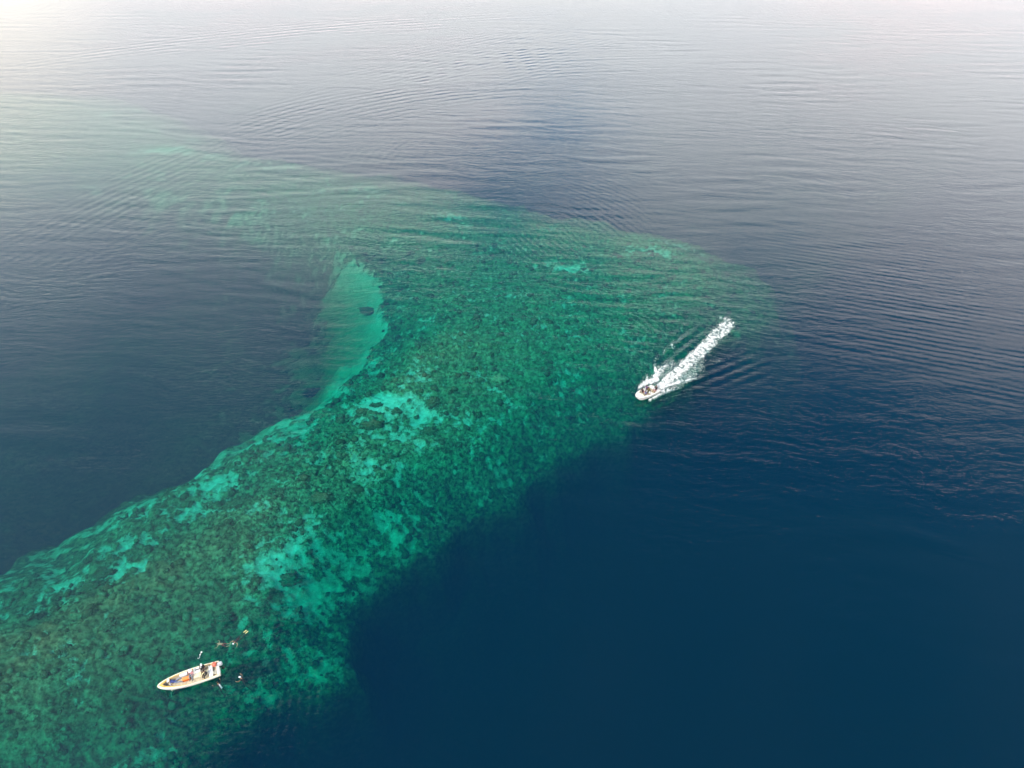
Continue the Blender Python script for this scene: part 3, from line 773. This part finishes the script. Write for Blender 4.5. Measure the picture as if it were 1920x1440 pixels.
    if tank:
        tb = MB(); bk = Vector(J['chest']) - Vector(J['pelvis']); bk.normalize()
        nb = -(Vector((1, 0, 0)) - bk * bk.x); nb = nb.normalized() if nb.length > 0.3 else Vector((0, 0, 1))
        p = Vector(J['belly']) + nb * 0.20
        tb.tube([p - bk * 0.25, p - bk * 0.23, p + bk * 0.25, p + bk * 0.31, p + bk * 0.36], [0.05, 0.085, 0.085, 0.05, 0.025], 12)
        tb.build('air_tank', M['grey'], root)
    return root

# ------------------------------------------------------------------ boats
def hull_sections(L, B, D, n=26, blunt=2.6, sheer=0.22, draft=0.2, stern=0.90, wall=0.07, floor=0.16, flare=0.80):
    S = []
    for i in range(n + 1):
        t = i / n; t = 1 - (1 - t) ** 1.35
        u = max(0.0, (t - 0.35) / 0.65)
        b = B / 2 * max(0.0, (1 - u ** blunt)) ** 0.62
        if t < 0.35: b = B / 2 * (stern + (1 - stern) * math.sin(t / 0.35 * math.pi / 2))
        x = -L / 2 + L * t
        zg = D + sheer * t ** 2.2
        kz = -draft + (draft + D * 0.75) * max(0, (t - 0.72) / 0.28) ** 2.4
        bb = max(b, 0.012)
        ib = max(bb - wall, 0.006); ix = x - (wall * 1.4 if t > 0.9 else 0) * ((t - 0.9) / 0.1 if t > 0.9 else 0)
        S.append((x, bb, zg, kz, ib, ix, t))
    return S
def open_hull(root, L, B, D, mats, **kw):
    S = hull_sections(L, B, D, **kw); floor = kw.get('floor', 0.16); flare = kw.get('flare', 0.8)
    rows = []
    for x, b, zg, kz, ib, ix, t in S:
        cz = kz + (0.16 * (1 - t)); cb = b * flare * (1 - 0.25 * t)
        xs = x - 0.10 * t ** 3
        half = [(xs - 0.30 * t ** 4, 0.0, kz), (xs - 0.2 * t ** 4, cb * 0.55, kz + (cz - kz) * 0.6), (xs, cb, cz), (x, b * 0.97, zg * 0.55 + cz * 0.45), (x, b, zg)]
        rows.append([Vector((p[0], -p[1], p[2])) for p in half[::-1]] + [Vector(p) for p in half[1:]])
    h = MB(); h.loft(rows)
    tr = [h.b.verts.new(p) for p in rows[0]]; h.b.faces.new(tr)
    h.build('hull', mats['hull'], root, ang=50)
    # rubbing strake along each side
    for sg in (1, -1):
        MB().tube([(x, (b + 0.008) * sg, zg - 0.09) for x, b, zg, kz, ib, ix, t in S], 0.022, 6).build('rubbing_strake', mats['strake'], root)
    # gunwale cap
    g = MB(); rr = []
    for x, b, zg, kz, ib, ix, t in S:
        rr.append((x, b, zg, ib, ix))
    for sg in (1, -1):
        g.loft([[Vector((x, (b + 0.012) * sg, zg - 0.03)), Vector((x, (b + 0.012) * sg, zg + 0.022)), Vector((ix, ib * sg, zg + 0.022)), Vector((ix, ib * sg, zg - 0.03))] for x, b, zg, ib, ix in rr], close=True, capends=True)
    g.build('gunwale', mats['gunwale'], root, ang=40)
    # inner lining and floor
    i_ = MB(); rows = []
    for x, b, zg, kz, ib, ix, t in S:
        fz = floor + 0.10 * t ** 3; fb = ib * 0.86; xx = max(ix, -L / 2 + 0.06)
        fx = xx - 0.12 * t ** 4
        rows.append([Vector((xx, -ib, zg - 0.01)), Vector((fx, -fb, fz)), Vector((fx, 0, fz)), Vector((fx, fb, fz)), Vector((xx, ib, zg - 0.01))])
    i_.loft(rows).build('deck', mats['deck'], root, ang=30)
    return S
class Frame:
    def __init__(s, bow, stern):
        s.f = Vector((bow.x - stern.x, bow.y - stern.y, 0)).normalized(); s.len = Vector((bow.x - stern.x, bow.y - stern.y)).length
        s.rz = math.atan2(s.f.y, s.f.x); s.c = Vector(((bow.x + stern.x) / 2, (bow.y + stern.y) / 2, 0))
        s.Mx = Matrix.Translation(s.c) @ Matrix.Rotation(s.rz, 4, 'Z')
    def loc(s, px, py, z):         # photograph spot at height z -> boat coordinates
        return s.Mx.inverted() @ at(px, py, z)
    def w(s, p): return s.Mx @ Vector(p)
def outboard(root, x, z, cowl, tilt=0.0, y=0.0):
    q = Quaternion((0, 1, 0), tilt)
    o = empty('outboard_motor', (x, y, z)); o.parent = root
    def part(name, m): return name, m
    c = MB(); rows = []
    for zz_, lx, ly in ((0.0, 0.17, 0.14), (0.05, 0.22, 0.17), (0.25, 0.26, 0.185), (0.38, 0.24, 0.17), (0.45, 0.15, 0.10)):
        rows.append([q @ Vector((lx * math.copysign(abs(math.cos(t)) ** 0.7, math.cos(t)) - 0.18, ly * math.copysign(abs(math.sin(t)) ** 0.7, math.sin(t)), zz_ + 0.2)) for t in [6.2832 * k / 16 for k in range(16)]])
    c.loft(rows, close=True, capends=True).build('cowling', cowl, o)
    l = MB(); l.box(q @ Vector((-0.16, 0, -0.1)), (0.13, 0.10, 0.62), q, 0.02); l.box(q @ Vector((-0.22, 0, -0.42)), (0.34, 0.24, 0.03), q, 0.01)
    l.ell(q @ Vector((-0.16, 0, -0.58)), (0.18, 0.055, 0.055), q); l.build('drive_leg', M['black'], o)
    b = MB(); b.box(q @ Vector((-0.02, 0, 0.06)), (0.10, 0.26, 0.30), q, 0.02); b.build('bracket', M['black'], o)
    pr = MB()
    for k in range(3):
        a = k * 2.094; pr.ell(q @ Vector((-0.36, 0.08 * math.cos(a), -0.58 + 0.08 * math.sin(a))), (0.012, 0.04, 0.09), q @ Quaternion((1, 0, 0), a - 1.57), 8, 6)
    pr.build('propeller', M['steel'], o)
    return o

# ---- anchored boat
F1 = Frame(at(296, 1288, 0.62), at(411, 1253, 0.5))
L1 = F1.len + 0.05
b1 = empty('motor_boat', F1.c, F1.rz, 'long white open boat with yellow gunwale lying still over the shallow reef', 'boat')
S1 = open_hull(b1, L1, 1.95, 0.58, dict(hull=M['white'], strake=M['cream'], gunwale=M['cream'], deck=M['tan']), blunt=2.1, sheer=0.20, wall=0.10, floor=0.17, flare=0.60)
# varnished inner rail, broad at the bow
g = MB()
for sg in (1, -1):
    g.loft([[Vector((ix - 0.02, (ib + 0.0) * sg, zg + 0.024)), Vector((ix - 0.02, (ib) * sg, zg - 0.05)), Vector((ix - 0.05 - 0.16 * t ** 4, max(ib - 0.045 - 0.10 * t ** 4, 0.002) * sg, zg - 0.05)), Vector((ix - 0.05 - 0.16 * t ** 4, max(ib - 0.045 - 0.10 * t ** 4, 0.002) * sg, zg + 0.024))] for x, b, zg, kz, ib, ix, t in S1], close=True, capends=True)
g.build('inner_rail', M['gold'], b1)
def seatp(px, py, z): p = F1.loc(px, py, z); return p
p = seatp(395, 1259, 0.5); mbx = MB(); mbx.box((p.x, 0, 0.40), (0.42, 1.48, 0.10), bev=0.02)
mbx.box((p.x, 0, 0.255), (0.30, 1.25, 0.17)); mbx.build('stern_bench', M['white'], b1)
p = seatp(371, 1257, 0.6); mbx = MB(); mbx.box((p.x, p.y, 0.48), (0.85, 0.50, 0.62), bev=0.04); mbx.box((p.x + 0.30, p.y, 0.86), (0.12, 0.46, 0.22), Quaternion((0, 1, 0), 0.25), bev=0.02)
mbx.build('console', M['white'], b1)
MB().box((p.x - 0.1, p.y + 0.02, 0.80), (0.62, 0.09, 0.03), bev=0.01).build('grab_slot', M['black'], b1)
p = seatp(377, 1264, 0.45); MB().box((p.x, p.y - 0.05, 0.33), (1.5, 0.50, 0.30), bev=0.04).build('side_bench', M['cream'], b1)
mbx = MB(); mbx.box((-L1 / 2 + 0.16, 0, 0.44), (0.30, 1.46, 0.10), bev=0.02); mbx.build('transom_step', M['white'], b1)
# handrail on the near side
p0, p1 = seatp(342, 1282, 0.7), seatp(380, 1270, 0.7)
hr = MB(); yy = 0.87; hr.tube([(p0.x, yy, 0.56), (p0.x - 0.05, yy, 0.66), (p1.x + 0.05, yy, 0.66), (p1.x, yy, 0.56)], 0.014, 6)
for k in range(1, 4):
    xk = p0.x + (p1.x - p0.x) * k / 4; hr.tube([(xk, yy, 0.54), (xk, yy, 0.66)], 0.012, 6)
hr.build('handrail', M['steel'], b1)
cl = MB(); cl.box((L1 / 2 - 0.55, 0, 0.74), (0.22, 0.05, 0.04), bev=0.01); cl.box((L1 / 2 - 0.55, 0, 0.71), (0.06, 0.05, 0.05)); cl.build('bow_cleat', M['steel'], b1)
o1 = outboard(b1, -L1 / 2 - 0.03, 0.42, M['grey'], tilt=0.12, y=-0.28)
# things lying in the boat
def rest(name, mb_, m, loc, rz, label, cat, **kw):
    o = mb_.build(name, m); o.location = loc; o.rotation_euler[2] = rz; return tagged(o, label, cat)
p = F1.w((*seatp(349, 1272, 0.45)[:2], 0.18))
ob = empty('tool_box', p, F1.rz + 0.03, 'orange box on the deck beside the white cooler', 'box')
MB().box((0, 0, 0.15), (0.78, 0.36, 0.30), bev=0.03).build('case', M['orange'], ob); MB().box((0, 0, 0.335), (0.80, 0.38, 0.06), bev=0.02).build('lid', M['lid'], ob)
p = F1.w((*seatp(344, 1264, 0.5)[:2], 0.18))
ob = empty('cooler', p, F1.rz, 'white cooler box across the deck ahead of the seated person', 'cooler')
MB().box((0, 0, 0.19), (0.75, 0.46, 0.38), bev=0.04).build('case', M['white'], ob); MB().box((0, 0, 0.425), (0.78, 0.49, 0.08), bev=0.03).build('lid', M['pale'], ob)
for sg in (1, -1): MB().tube([(0.37 * sg, -0.1, 0.25), (0.42 * sg, -0.08, 0.27), (0.42 * sg, 0.08, 0.27), (0.37 * sg, 0.1, 0.25)], 0.012, 6).build('handle', M['black'], ob)
p = F1.w((*seatp(401.7, 1246, 0.7)[:2], 0.49))
ob = empty('mooring_buoy', p, F1.rz, 'faded red ball buoy in the far stern corner', 'buoy')
MB().ell((0, 0, 0.25), (0.25, 0.25, 0.26)).build('ball', M['red'], ob); MB().tube([(0.03, -0.05, 0.50), (0.05, -0.03, 0.57), (0.05, 0.03, 0.57), (0.03, 0.05, 0.50)], 0.016, 6).build('eye', M['black'], ob)
def coil(c, r, n, th=0.018):
    return MB().tube([(c[0] + (r - 0.012 * k / 4) * math.cos(k * 0.5), c[1] + (r - 0.012 * k / 4) * math.sin(k * 0.5), c[2] + 0.0025 * k + 0.012 * math.sin(k)) for k in range(n)], th, 6)
rest('rope_coil', coil((0, 0, 0.02), 0.22, 50), M['rope'], F1.w((*seatp(403, 1261, 0.5)[:2], 0.50)), 0, 'pale rope coiled on the stern step', 'rope')
rest('rope_coil', coil((0, 0, 0.02), 0.11, 26), M['slate'], F1.w((*seatp(312, 1283, 0.4)[:2], 0.27)), 0, 'small dark rope coil on the bow deck', 'rope')
tw = MB(); rows = []
for i in range(9):
    rows.append([Vector((-0.42 + 0.105 * i, -0.28 + 0.08 * j, 0.012 + 0.03 * math.sin(i * 1.3 + j * 0.7) ** 2)) for j in range(8)])
tw.loft(rows); rest('towel', tw, M['towel'], F1.w((*seatp(381, 1263, 0.5)[:2], 0.49)), F1.rz, 'yellowish towel spread on the side bench', 'towel')
an = MB(); an.tube([at(318, 1288, 0.72), at(319, 1291, 0.35), at(321, 1294, 0.02), at(323, 1296, -0.3), at(321, 1300, -1.2), at(322, 1306, -2.8)], 0.025, 6)
an.tube([at(321, 1294, 0.01), at(325, 1293.5, 0.03), at(325, 1291.8, 0.02)], 0.028, 6)
tagged(an.build('anchor_rope', M['rope']), 'thin pale anchor rope running into the water at the near side of the bow', 'rope')

# the people in it
DF = 0.18
p = F1.w((*seatp(328, 1277, 0.45)[:2], DF + 0.02))
person('person in a blue and white shirt reclining in the bow', recline_pose(), p, F1.rz + math.pi - 0.1, dict(torso=M['blue'], arm=M['pale'], leg=M['slate'], calf=M['slate'], foot=M['hair'], sleeve=True), ('sunhat', M['pale']), group=None)
p = F1.w((*seatp(359, 1262, 0.7)[:2], 0.60))
sb = MB(); sb.box((0, 0, 0.0), (0.40, 0.46, 0.10), bev=0.03)
pl = F1.loc(359, 1262, 0.7)
person('person in a white sun hat and pink shirt sitting amidships', seat_pose(0.02, 'down'), F1.w((pl.x, pl.y, 0.50)), F1.rz + 1.25, dict(torso=M['pink'], arm=M['pink'], leg=M['slate'], calf=M['slate'], foot=M['hair']), ('sunhat', M['pale']))
sb.b.transform(Matrix.Translation((pl.x, pl.y - 0.02, 0.47))); sb.box((pl.x, pl.y, 0.29), (0.12, 0.12, 0.26)); sb.build('midship_seat', M['white'], b1)
pl = F1.loc(380.5, 1251, 0.75)
person('person in dark clothes and a white cap sitting on the far gunwale by the stern', seat_pose(0.05), F1.w((pl.x, pl.y, 0.66)), F1.rz + 1.4, dict(torso=M['neop'], arm=M['neop'], leg=M['neop'], calf=M['darkskin'], foot=M['darkskin'], skin=M['darkskin']), ('cap', M['pale']))
pl = F1.loc(387, 1261, 0.6)
person('diver in a black wetsuit sitting in front of the white stern bench', seat_pose(0.15, 'down', 'wheel'), F1.w((pl.x, pl.y, 0.45)), F1.rz + 0.7, dict(torso=M['neop'], arm=M['neop'], leg=M['neop'], calf=M['neop'], foot=M['neop'], sleeve=True), None, tank=False)
rg = MB(); rows = []
for k in range(25):
    a = 6.2832 * k / 24; rows.append([Vector((math.cos(a) * (0.17 + 0.02 * math.cos(t)), math.sin(a) * (0.17 + 0.02 * math.cos(t)), 0.02 * math.sin(t))) for t in [6.2832 * j / 6 for j in range(6)]])
rg.loft(rows, close=True)
sw = rg.build('steering_wheel', M['black'], b1); pp = F1.loc(371, 1257, 0.6); sw.location = (pp.x - 0.47, pp.y, 0.74); sw.rotation_euler = (0, R(65), 0)

# ---- people in the water
GW = 'snorkellers in the water round the still boat'
WS = dict(torso=M['neop'], arm=M['neop'], leg=M['neop'], calf=M['neop'], foot=M['neop'], sleeve=True)
def heading(a, b): v = at(*b) - at(*a); return math.atan2(v.y, v.x)
person('snorkeller in a black wetsuit swimming face down with bright fins trailing', swim_pose('wide', 1), at(446.5, 1198.5, -0.08), heading((452, 1193), (442, 1203)), dict(WS, arm=M['skin']), ('cap', M['pale']), fins=M['yellow'], group=GW, scale=0.95)
person('bare skinned swimmer just under the surface, left of the finned snorkeller', swim_pose('wide', 1), at(417, 1208, -0.55), heading((424, 1208), (411, 1207)), dict(torso=M['skin'], arm=M['skin'], leg=M['maroon'], calf=M['skin'], foot=M['skin']), None, group=GW, scale=0.95)
person('swimmer in black with a grey air tank close to the boat\'s stern quarter', tread_pose(), at(409, 1282, -0.06), heading((415, 1286), (406, 1279)), WS, None, group=GW, tank=True)
person('swimmer in black holding still furthest to the right of the boat', tread_pose(), at(452, 1272, -0.06), heading((460, 1273), (447, 1270)), dict(WS, arm=M['darkskin']), ('cap', M['pale']), group=GW, tank=False, fins=M['black'])
fl = empty('float_line', at(374, 1228, 0.0), 0, 'short floating line with two white floats off the boat\'s far side', 'line')
inv = Matrix.Translation(-Vector(fl.location))
MB().tube([inv @ at(a, b, 0.03) for a, b in ((370, 1234), (372.5, 1234.6), (374.2, 1233), (374.8, 1230), (375.3, 1227.5), (377.5, 1223))], 0.02, 6).build('line', M['pale'], fl)
for a, b, r in ((375.2, 1227.5, 0.07), (377.8, 1222.8, 0.10)): MB().ell(inv @ at(a, b, 0.05), (r, r, r * 0.8)).build('float', M['white'], fl)

# ---- moving boat
F2 = Frame(at(1192, 748, 0.5), at(1231, 726, 0.5))
L2 = F2.len
b2 = empty('speedboat', F2.c + Vector((0, 0, 0.10)), 0, 'small white open boat speeding over the reef edge with a foaming wake', 'boat')
b2.rotation_euler = (0, R(-4.5), F2.rz)
B2M = Matrix.Translation(b2.location) @ b2.rotation_euler.to_matrix().to_4x4()
S2 = open_hull(b2, L2, 2.0, 0.50, dict(hull=M['white'], strake=M['black'], gunwale=M['white'], deck=M['tan']), blunt=3.0, sheer=0.15, stern=0.93, wall=0.17, floor=0.20)
bd = MB(); rows = []
for x, b, zg, kz, ib, ix, t in S2:
    if t > 0.60: rows.append([Vector((ix - 0.02, -ib * 0.97, zg - 0.04)), Vector((ix - 0.02, 0, zg + 0.02)), Vector((ix - 0.02, ib * 0.97, zg - 0.04))])
bd.loft(rows).build('foredeck', M['cream'], b2)
MB().box((-0.55, 0, 0.42), (0.42, 1.35, 0.12), bev=0.03).build('mid_bench', M['white'], b2)
MB().box((0.45, 0, 0.42), (0.36, 1.35, 0.12), bev=0.03).build('front_bench', M['white'], b2)
MB().box((-L2 / 2 + 0.45, 0, 0.40), (0.62, 1.5, 0.14), bev=0.03).build('stern_bench', M['white'], b2)
for sg in (1, -1): MB().tube([(-L2 / 2 + 0.12, 0.82 * sg, 0.5), (-L2 / 2 + 0.12, 0.82 * sg, 0.78), (-L2 / 2 + 0.10, 0.70 * sg, 0.84)], 0.05, 8).build('stern_post', M['black'], b2)
cs = MB(); cs.box((0.0, -0.25, 0.55), (0.35, 0.5, 0.5), bev=0.05); cs.build('console', M['white'], b2)
outboard(b2, -L2 / 2 - 0.02, 0.40, M['grey'], tilt=0.0)
def on2(x, y, z): return B2M @ Vector((x, y, z))
R2 = (0, R(-4.5), F2.rz)
GB = 'people riding in the moving boat'
def rider(label, x, y, z, dr, cloth, pose, hat=None, vest=None): person(label, pose, on2(x, y, z), 0, cloth, hat, rot=(0, R(-4.5), F2.rz + dr), group=GB, vest=vest, scale=1.08)
dk = dict(torso=M['neop'], arm=M['maroon'], leg=M['neop'], calf=M['darkskin'], foot=M['darkskin'], skin=M['darkskin'])
rider('dark haired rider with maroon sleeves on the front bench, far side', 0.50, -0.38, 0.44, 0.1, dk, seat_pose(0.05))
rider('rider in navy on the front bench, near side', 0.48, 0.34, 0.44, -0.2, dict(dk, torso=M['blue'], arm=M['darkskin'], leg=M['neop']), seat_pose(0.1))
rider('rider in a black and olive vest on the middle bench', -0.50, -0.05, 0.44, 0.0, dict(dk, torso=M['neop'], arm=M['neop'], leg=M['olive']), seat_pose(0.02, 'down', 'rail'), vest=M['olive'])
rider('rider in dark purple on the middle bench, far side', -0.60, -0.52, 0.44, 0.2, dict(dk, torso=M['purple'], arm=M['purple']), seat_pose(0.0, 'down'))
rider('helmsman in black sitting on the stern bench', -L2 / 2 + 0.55, 0.36, 0.44, 0.0, dict(dk, torso=M['neop'], arm=M['neop'], leg=M['pink']), seat_pose(0.05, 'down', 'knees'))

# ------------------------------------------------------------------ foam
FX = np.arange(12.0, 48.0, 0.085); FY = np.arange(88.0, 128.0, 0.085)
GX, GY = np.meshgrid(FX, FY)
def stroke(pts, widths, dens, z=0.0):
    """coverage of a foam streak that runs along photograph spots laid on the water"""
    P_ = [at(a, b) for a, b in pts]; cov = np.zeros_like(GX); S_ = np.full_like(GX, 1e9); T_ = np.zeros_like(GX); s0 = 0
    EN = fbm(GX * 1.9, GY * 1.9, 3, 0.65, 261) * 0.75
    bestd = np.full_like(GX, 1e9); wloc = np.zeros_like(GX); dl = np.zeros_like(GX)
    for i in range(len(P_) - 1):
        ax, ay = P_[i][:2]; bx, by = P_[i + 1][:2]; ex, ey = bx - ax, by - ay; LL = math.hypot(ex, ey)
        t = np.clip(((GX - ax) * ex + (GY - ay) * ey) / LL ** 2, 0, 1)
        dd = np.hypot(GX - ax - t * ex, GY - ay - t * ey)
        sg = np.sign((GX - ax) * -ey + (GY - ay) * ex)
        upd = dd < bestd
        bestd = np.where(upd, dd, bestd); S_ = np.where(upd, s0 + t * LL, S_); T_ = np.where(upd, dd * sg, T_)
        wloc = np.where(upd, widths[i] * (1 - t) + widths[i + 1] * t, wloc); dl = np.where(upd, dens[i] * (1 - t) + dens[i + 1] * t, dl)
        s0 += LL
    prof = 1 - sstep(bestd / np.maximum(wloc, 0.02) + EN * 0.8, 0.45, 1.3)
    return prof * dl, S_, T_, prof
warpx = fbm(GX / 1.5, GY / 1.5, 3, 0.6, 201) * 0.9; warpy = fbm(GX / 1.5, GY / 1.5, 3, 0.6, 211) * 0.9
main, MS, MT, mprof = stroke([(1233,727),(1243,719),(1262,705),(1290,680),(1318,654),(1342,630),(1360,614),(1368,606),(1362,598),(1352,596)],
                             [0.45,0.65,0.85,1.05,1.25,1.4,1.4,1.1,0.7,0.4], [1.6,1.5,1.30,1.02,0.84,0.74,0.70,0.68,0.65,0.5])
lace = 1 - np.abs(perlin((MS + warpx) * 1.5, (MT + warpy) * 0.7, 221)) * 2.8
lace2 = 1 - np.abs(perlin((GX + warpx) * 1.9, (GY + warpy) * 1.9, 231)) * 2.8
speck = fbm(GX * 2.6, GY * 2.6, 3, 0.65, 241)
edgeb = np.exp(-((np.abs(mprof - 0.55)) / 0.25) ** 2)
field = main * (0.50 + 0.22 * lace + 0.36 * lace2 + 0.62 * speck) + edgeb * 0.18 * (mprof > 0.1) * (lace2 + 0.5)
extra = np.zeros_like(GX)
for pts, wd, dn, kz in [
    ([(1231,733),(1247,724),(1277,716),(1299,710),(1318,707)], [0.45,0.35,0.35,0.25,0.08], [1.0,0.95,0.85,0.75,0.5], 0),      # near arm
    ([(1216,750),(1229,742),(1241,735),(1262,729),(1286,721)], [0.28,0.5,0.6,0.55,0.2], [0.95,0.85,0.75,0.6,0.35], 0),       # hull wash, near side
    ([(1197,728),(1208,720),(1214,712),(1213,700)], [0.2,0.5,0.30,0.08], [0.9,0.95,0.8,0.6], 1),                           # bow spray, far side
    ([(1210,718),(1228,713),(1232,706),(1229,692),(1228,680),(1229,674),(1237,674)], [0.6,0.7,0.45,0.30,0.07,0.10,0.05], [1.0,1.0,0.95,0.8,0.5,0.6,0.4], 1),
    ([(1229,706),(1240,692),(1250,684),(1262,676)], [0.6,0.6,0.5,0.3], [0.72,0.66,0.60,0.45], 1),
    ([(1243,668),(1246,658),(1243,650)], [0.10,0.12,0.05], [0.6,0.6,0.5], 1),
    ([(1262,652),(1259,645),(1261,638)], [0.30,0.25,0.1], [0.55,0.6,0.5], 1),
    ([(1276,640),(1272,634)], [0.15,0.1], [0.6,0.5], 1),
    ([(1335,681),(1350,676),(1367,674)], [0.05,0.12,0.05], [0.7,0.72,0.4], 0),
    ([(1262,716),(1285,706),(1305,690),(1316,676)], [0.5,1.3,1.5,0.8], [0.58,0.56,0.50,0.38], 0),                             # speckled skirt, near side
    ([(1222,712),(1240,700),(1262,684),(1275,676)], [0.5,0.9,0.8,0.4], [0.62,0.54,0.45,0.35], 0),                             # speckled skirt, far side
]:
    c, s_, t_, pr = stroke(pts, wd, dn)
    extra = np.maximum(extra, c * (0.72 + 0.42 * speck + 0.22 * lace2))
field = np.maximum(field, extra)
# nothing inside the boat
lx = (GX - F2.c.x) * F2.f.x + (GY - F2.c.y) * F2.f.y; ly = -(GX - F2.c.x) * F2.f.y + (GY - F2.c.y) * F2.f.x
inb = (np.abs(lx) < L2 / 2 + 0.05) & (np.abs(ly) < 0.98 * np.sqrt(np.clip(1 - np.clip((lx + 0.3) / (L2 / 2 + 0.3), 0, 1) ** 3, 0, 1)))
field = np.where(inb, 0, field)
thr = 0.52
churn = np.abs(fbm(GX * 1.3, GY * 1.3, 3, 0.65, 251))
FZ = 0.035 + np.clip(field - thr, 0, 1) * (0.25 + 0.9 * churn) * 0.75 + swell(GX, GY) + wake_waves(GX, GY)
qm = (field[:-1, :-1] + field[1:, 1:] + field[1:, :-1] + field[:-1, 1:]) / 4 > thr
ii = np.arange(GX.size).reshape(GX.shape)
Fq = np.stack([ii[:-1, :-1][qm], ii[:-1, 1:][qm], ii[1:, 1:][qm], ii[1:, :-1][qm]], 1)
used, inv_ = np.unique(Fq, return_inverse=True)
VV = np.stack([GX.ravel()[used], GY.ravel()[used], FZ.ravel()[used]], 1)
fm = tri_mesh('wake_foam', VV, inv_.reshape(Fq.shape))
pf = np.maximum(main * (0.55 + 0.25 * lace2 + 0.5 * speck) + 0.55 * mprof * (0.5 + speck) * sstep(-MS, -20, -9), extra * 0.95)
pf = np.where(inb, 0, pf)
PZ = -0.16 - 0.25 * churn + swell(GX, GY) + wake_waves(GX, GY)
qp = (pf[:-1, :-1] + pf[1:, 1:] + pf[1:, :-1] + pf[:-1, 1:]) / 4 + rng.normal(0, 0.07, pf[1:, 1:].shape) > 0.40
Fp = np.stack([ii[:-1, :-1][qp], ii[:-1, 1:][qp], ii[1:, 1:][qp], ii[1:, :-1][qp]], 1)
used2, inv2 = np.unique(Fp, return_inverse=True)
bub = tri_mesh('bubbles', np.stack([GX.ravel()[used2], GY.ravel()[used2], PZ.ravel()[used2]], 1), inv2.reshape(Fp.shape))
tagged(link('bubble_plume', bub, mat('bubbles', (0.20, 0.27, 0.26), 0.9, 0.1, var=0.45, scale=3.0)), 'pale cloud of small bubbles just under the surface along the foam trail', 'bubbles', kind='stuff')
def foam_mat():
    m = bpy.data.materials.new('foam'); m.use_nodes = True
    n = NT(m.node_tree)
    P = n.new('ShaderNodeNewGeometry').outputs['Position']
    b = n.new('ShaderNodeBsdfPrincipled'); b.inputs['Roughness'].default_value = 0.7
    n.put(b.inputs['Base Color'], n.mix(n.sm(n.noise(P, 6.0, 4, 0.6), 0.36, 0.56), (0.34, 0.40, 0.40), (0.80, 0.80, 0.78)))
    bp = n.new('ShaderNodeBump'); bp.inputs['Distance'].default_value = 0.08; bp.inputs['Strength'].default_value = 0.7
    n.put(bp.inputs['Height'], n.noise(P, 9.0, 4, 0.65)); n.l.new(bp.outputs[0], b.inputs['Normal'])
    o = n.new('ShaderNodeOutputMaterial'); n.l.new(b.outputs[0], o.inputs[0]); return m
M_FOAM = foam_mat()
tagged(link('wake_foam', fm, M_FOAM), 'white churned foam trail and spray behind the speeding boat', 'foam', kind='stuff')
# thrown droplets
OV = np.array([(1, 0, 0), (0, 1, 0), (-1, 0, 0), (0, -1, 0), (0, 0, 1), (0, 0, -1)], float)
OF = np.array([(0, 1, 4), (1, 2, 4), (2, 3, 4), (3, 0, 4), (1, 0, 5), (2, 1, 5), (3, 2, 5), (0, 3, 5)])
cand = np.argwhere(field > 0.30); vs, fs = [], []; off = 0
for k in rng.choice(len(cand), 4200):
    j, i = cand[k]; sc = 0.02 + 0.05 * rng.random() ** 2
    side_ = extra[j, i] > 0.3
    zz_ = FZ[j, i] + (rng.random() ** 2 * 0.55 if side_ else rng.random() ** 3 * 0.25)
    p = np.array([GX[j, i] + rng.normal(0, 0.16), GY[j, i] + rng.normal(0, 0.16), zz_])
    vs.append(OV * sc + p); fs.append(OF + off); off += 6
tagged(link('spray_droplets', tri_mesh('spray_droplets', np.concatenate(vs), np.concatenate(fs)), M_FOAM), 'fine white spray droplets thrown up around the speeding boat', 'spray', kind='stuff')
# small bubbles and flecks drifting over the dark water
print('foam faces', len(Fq))
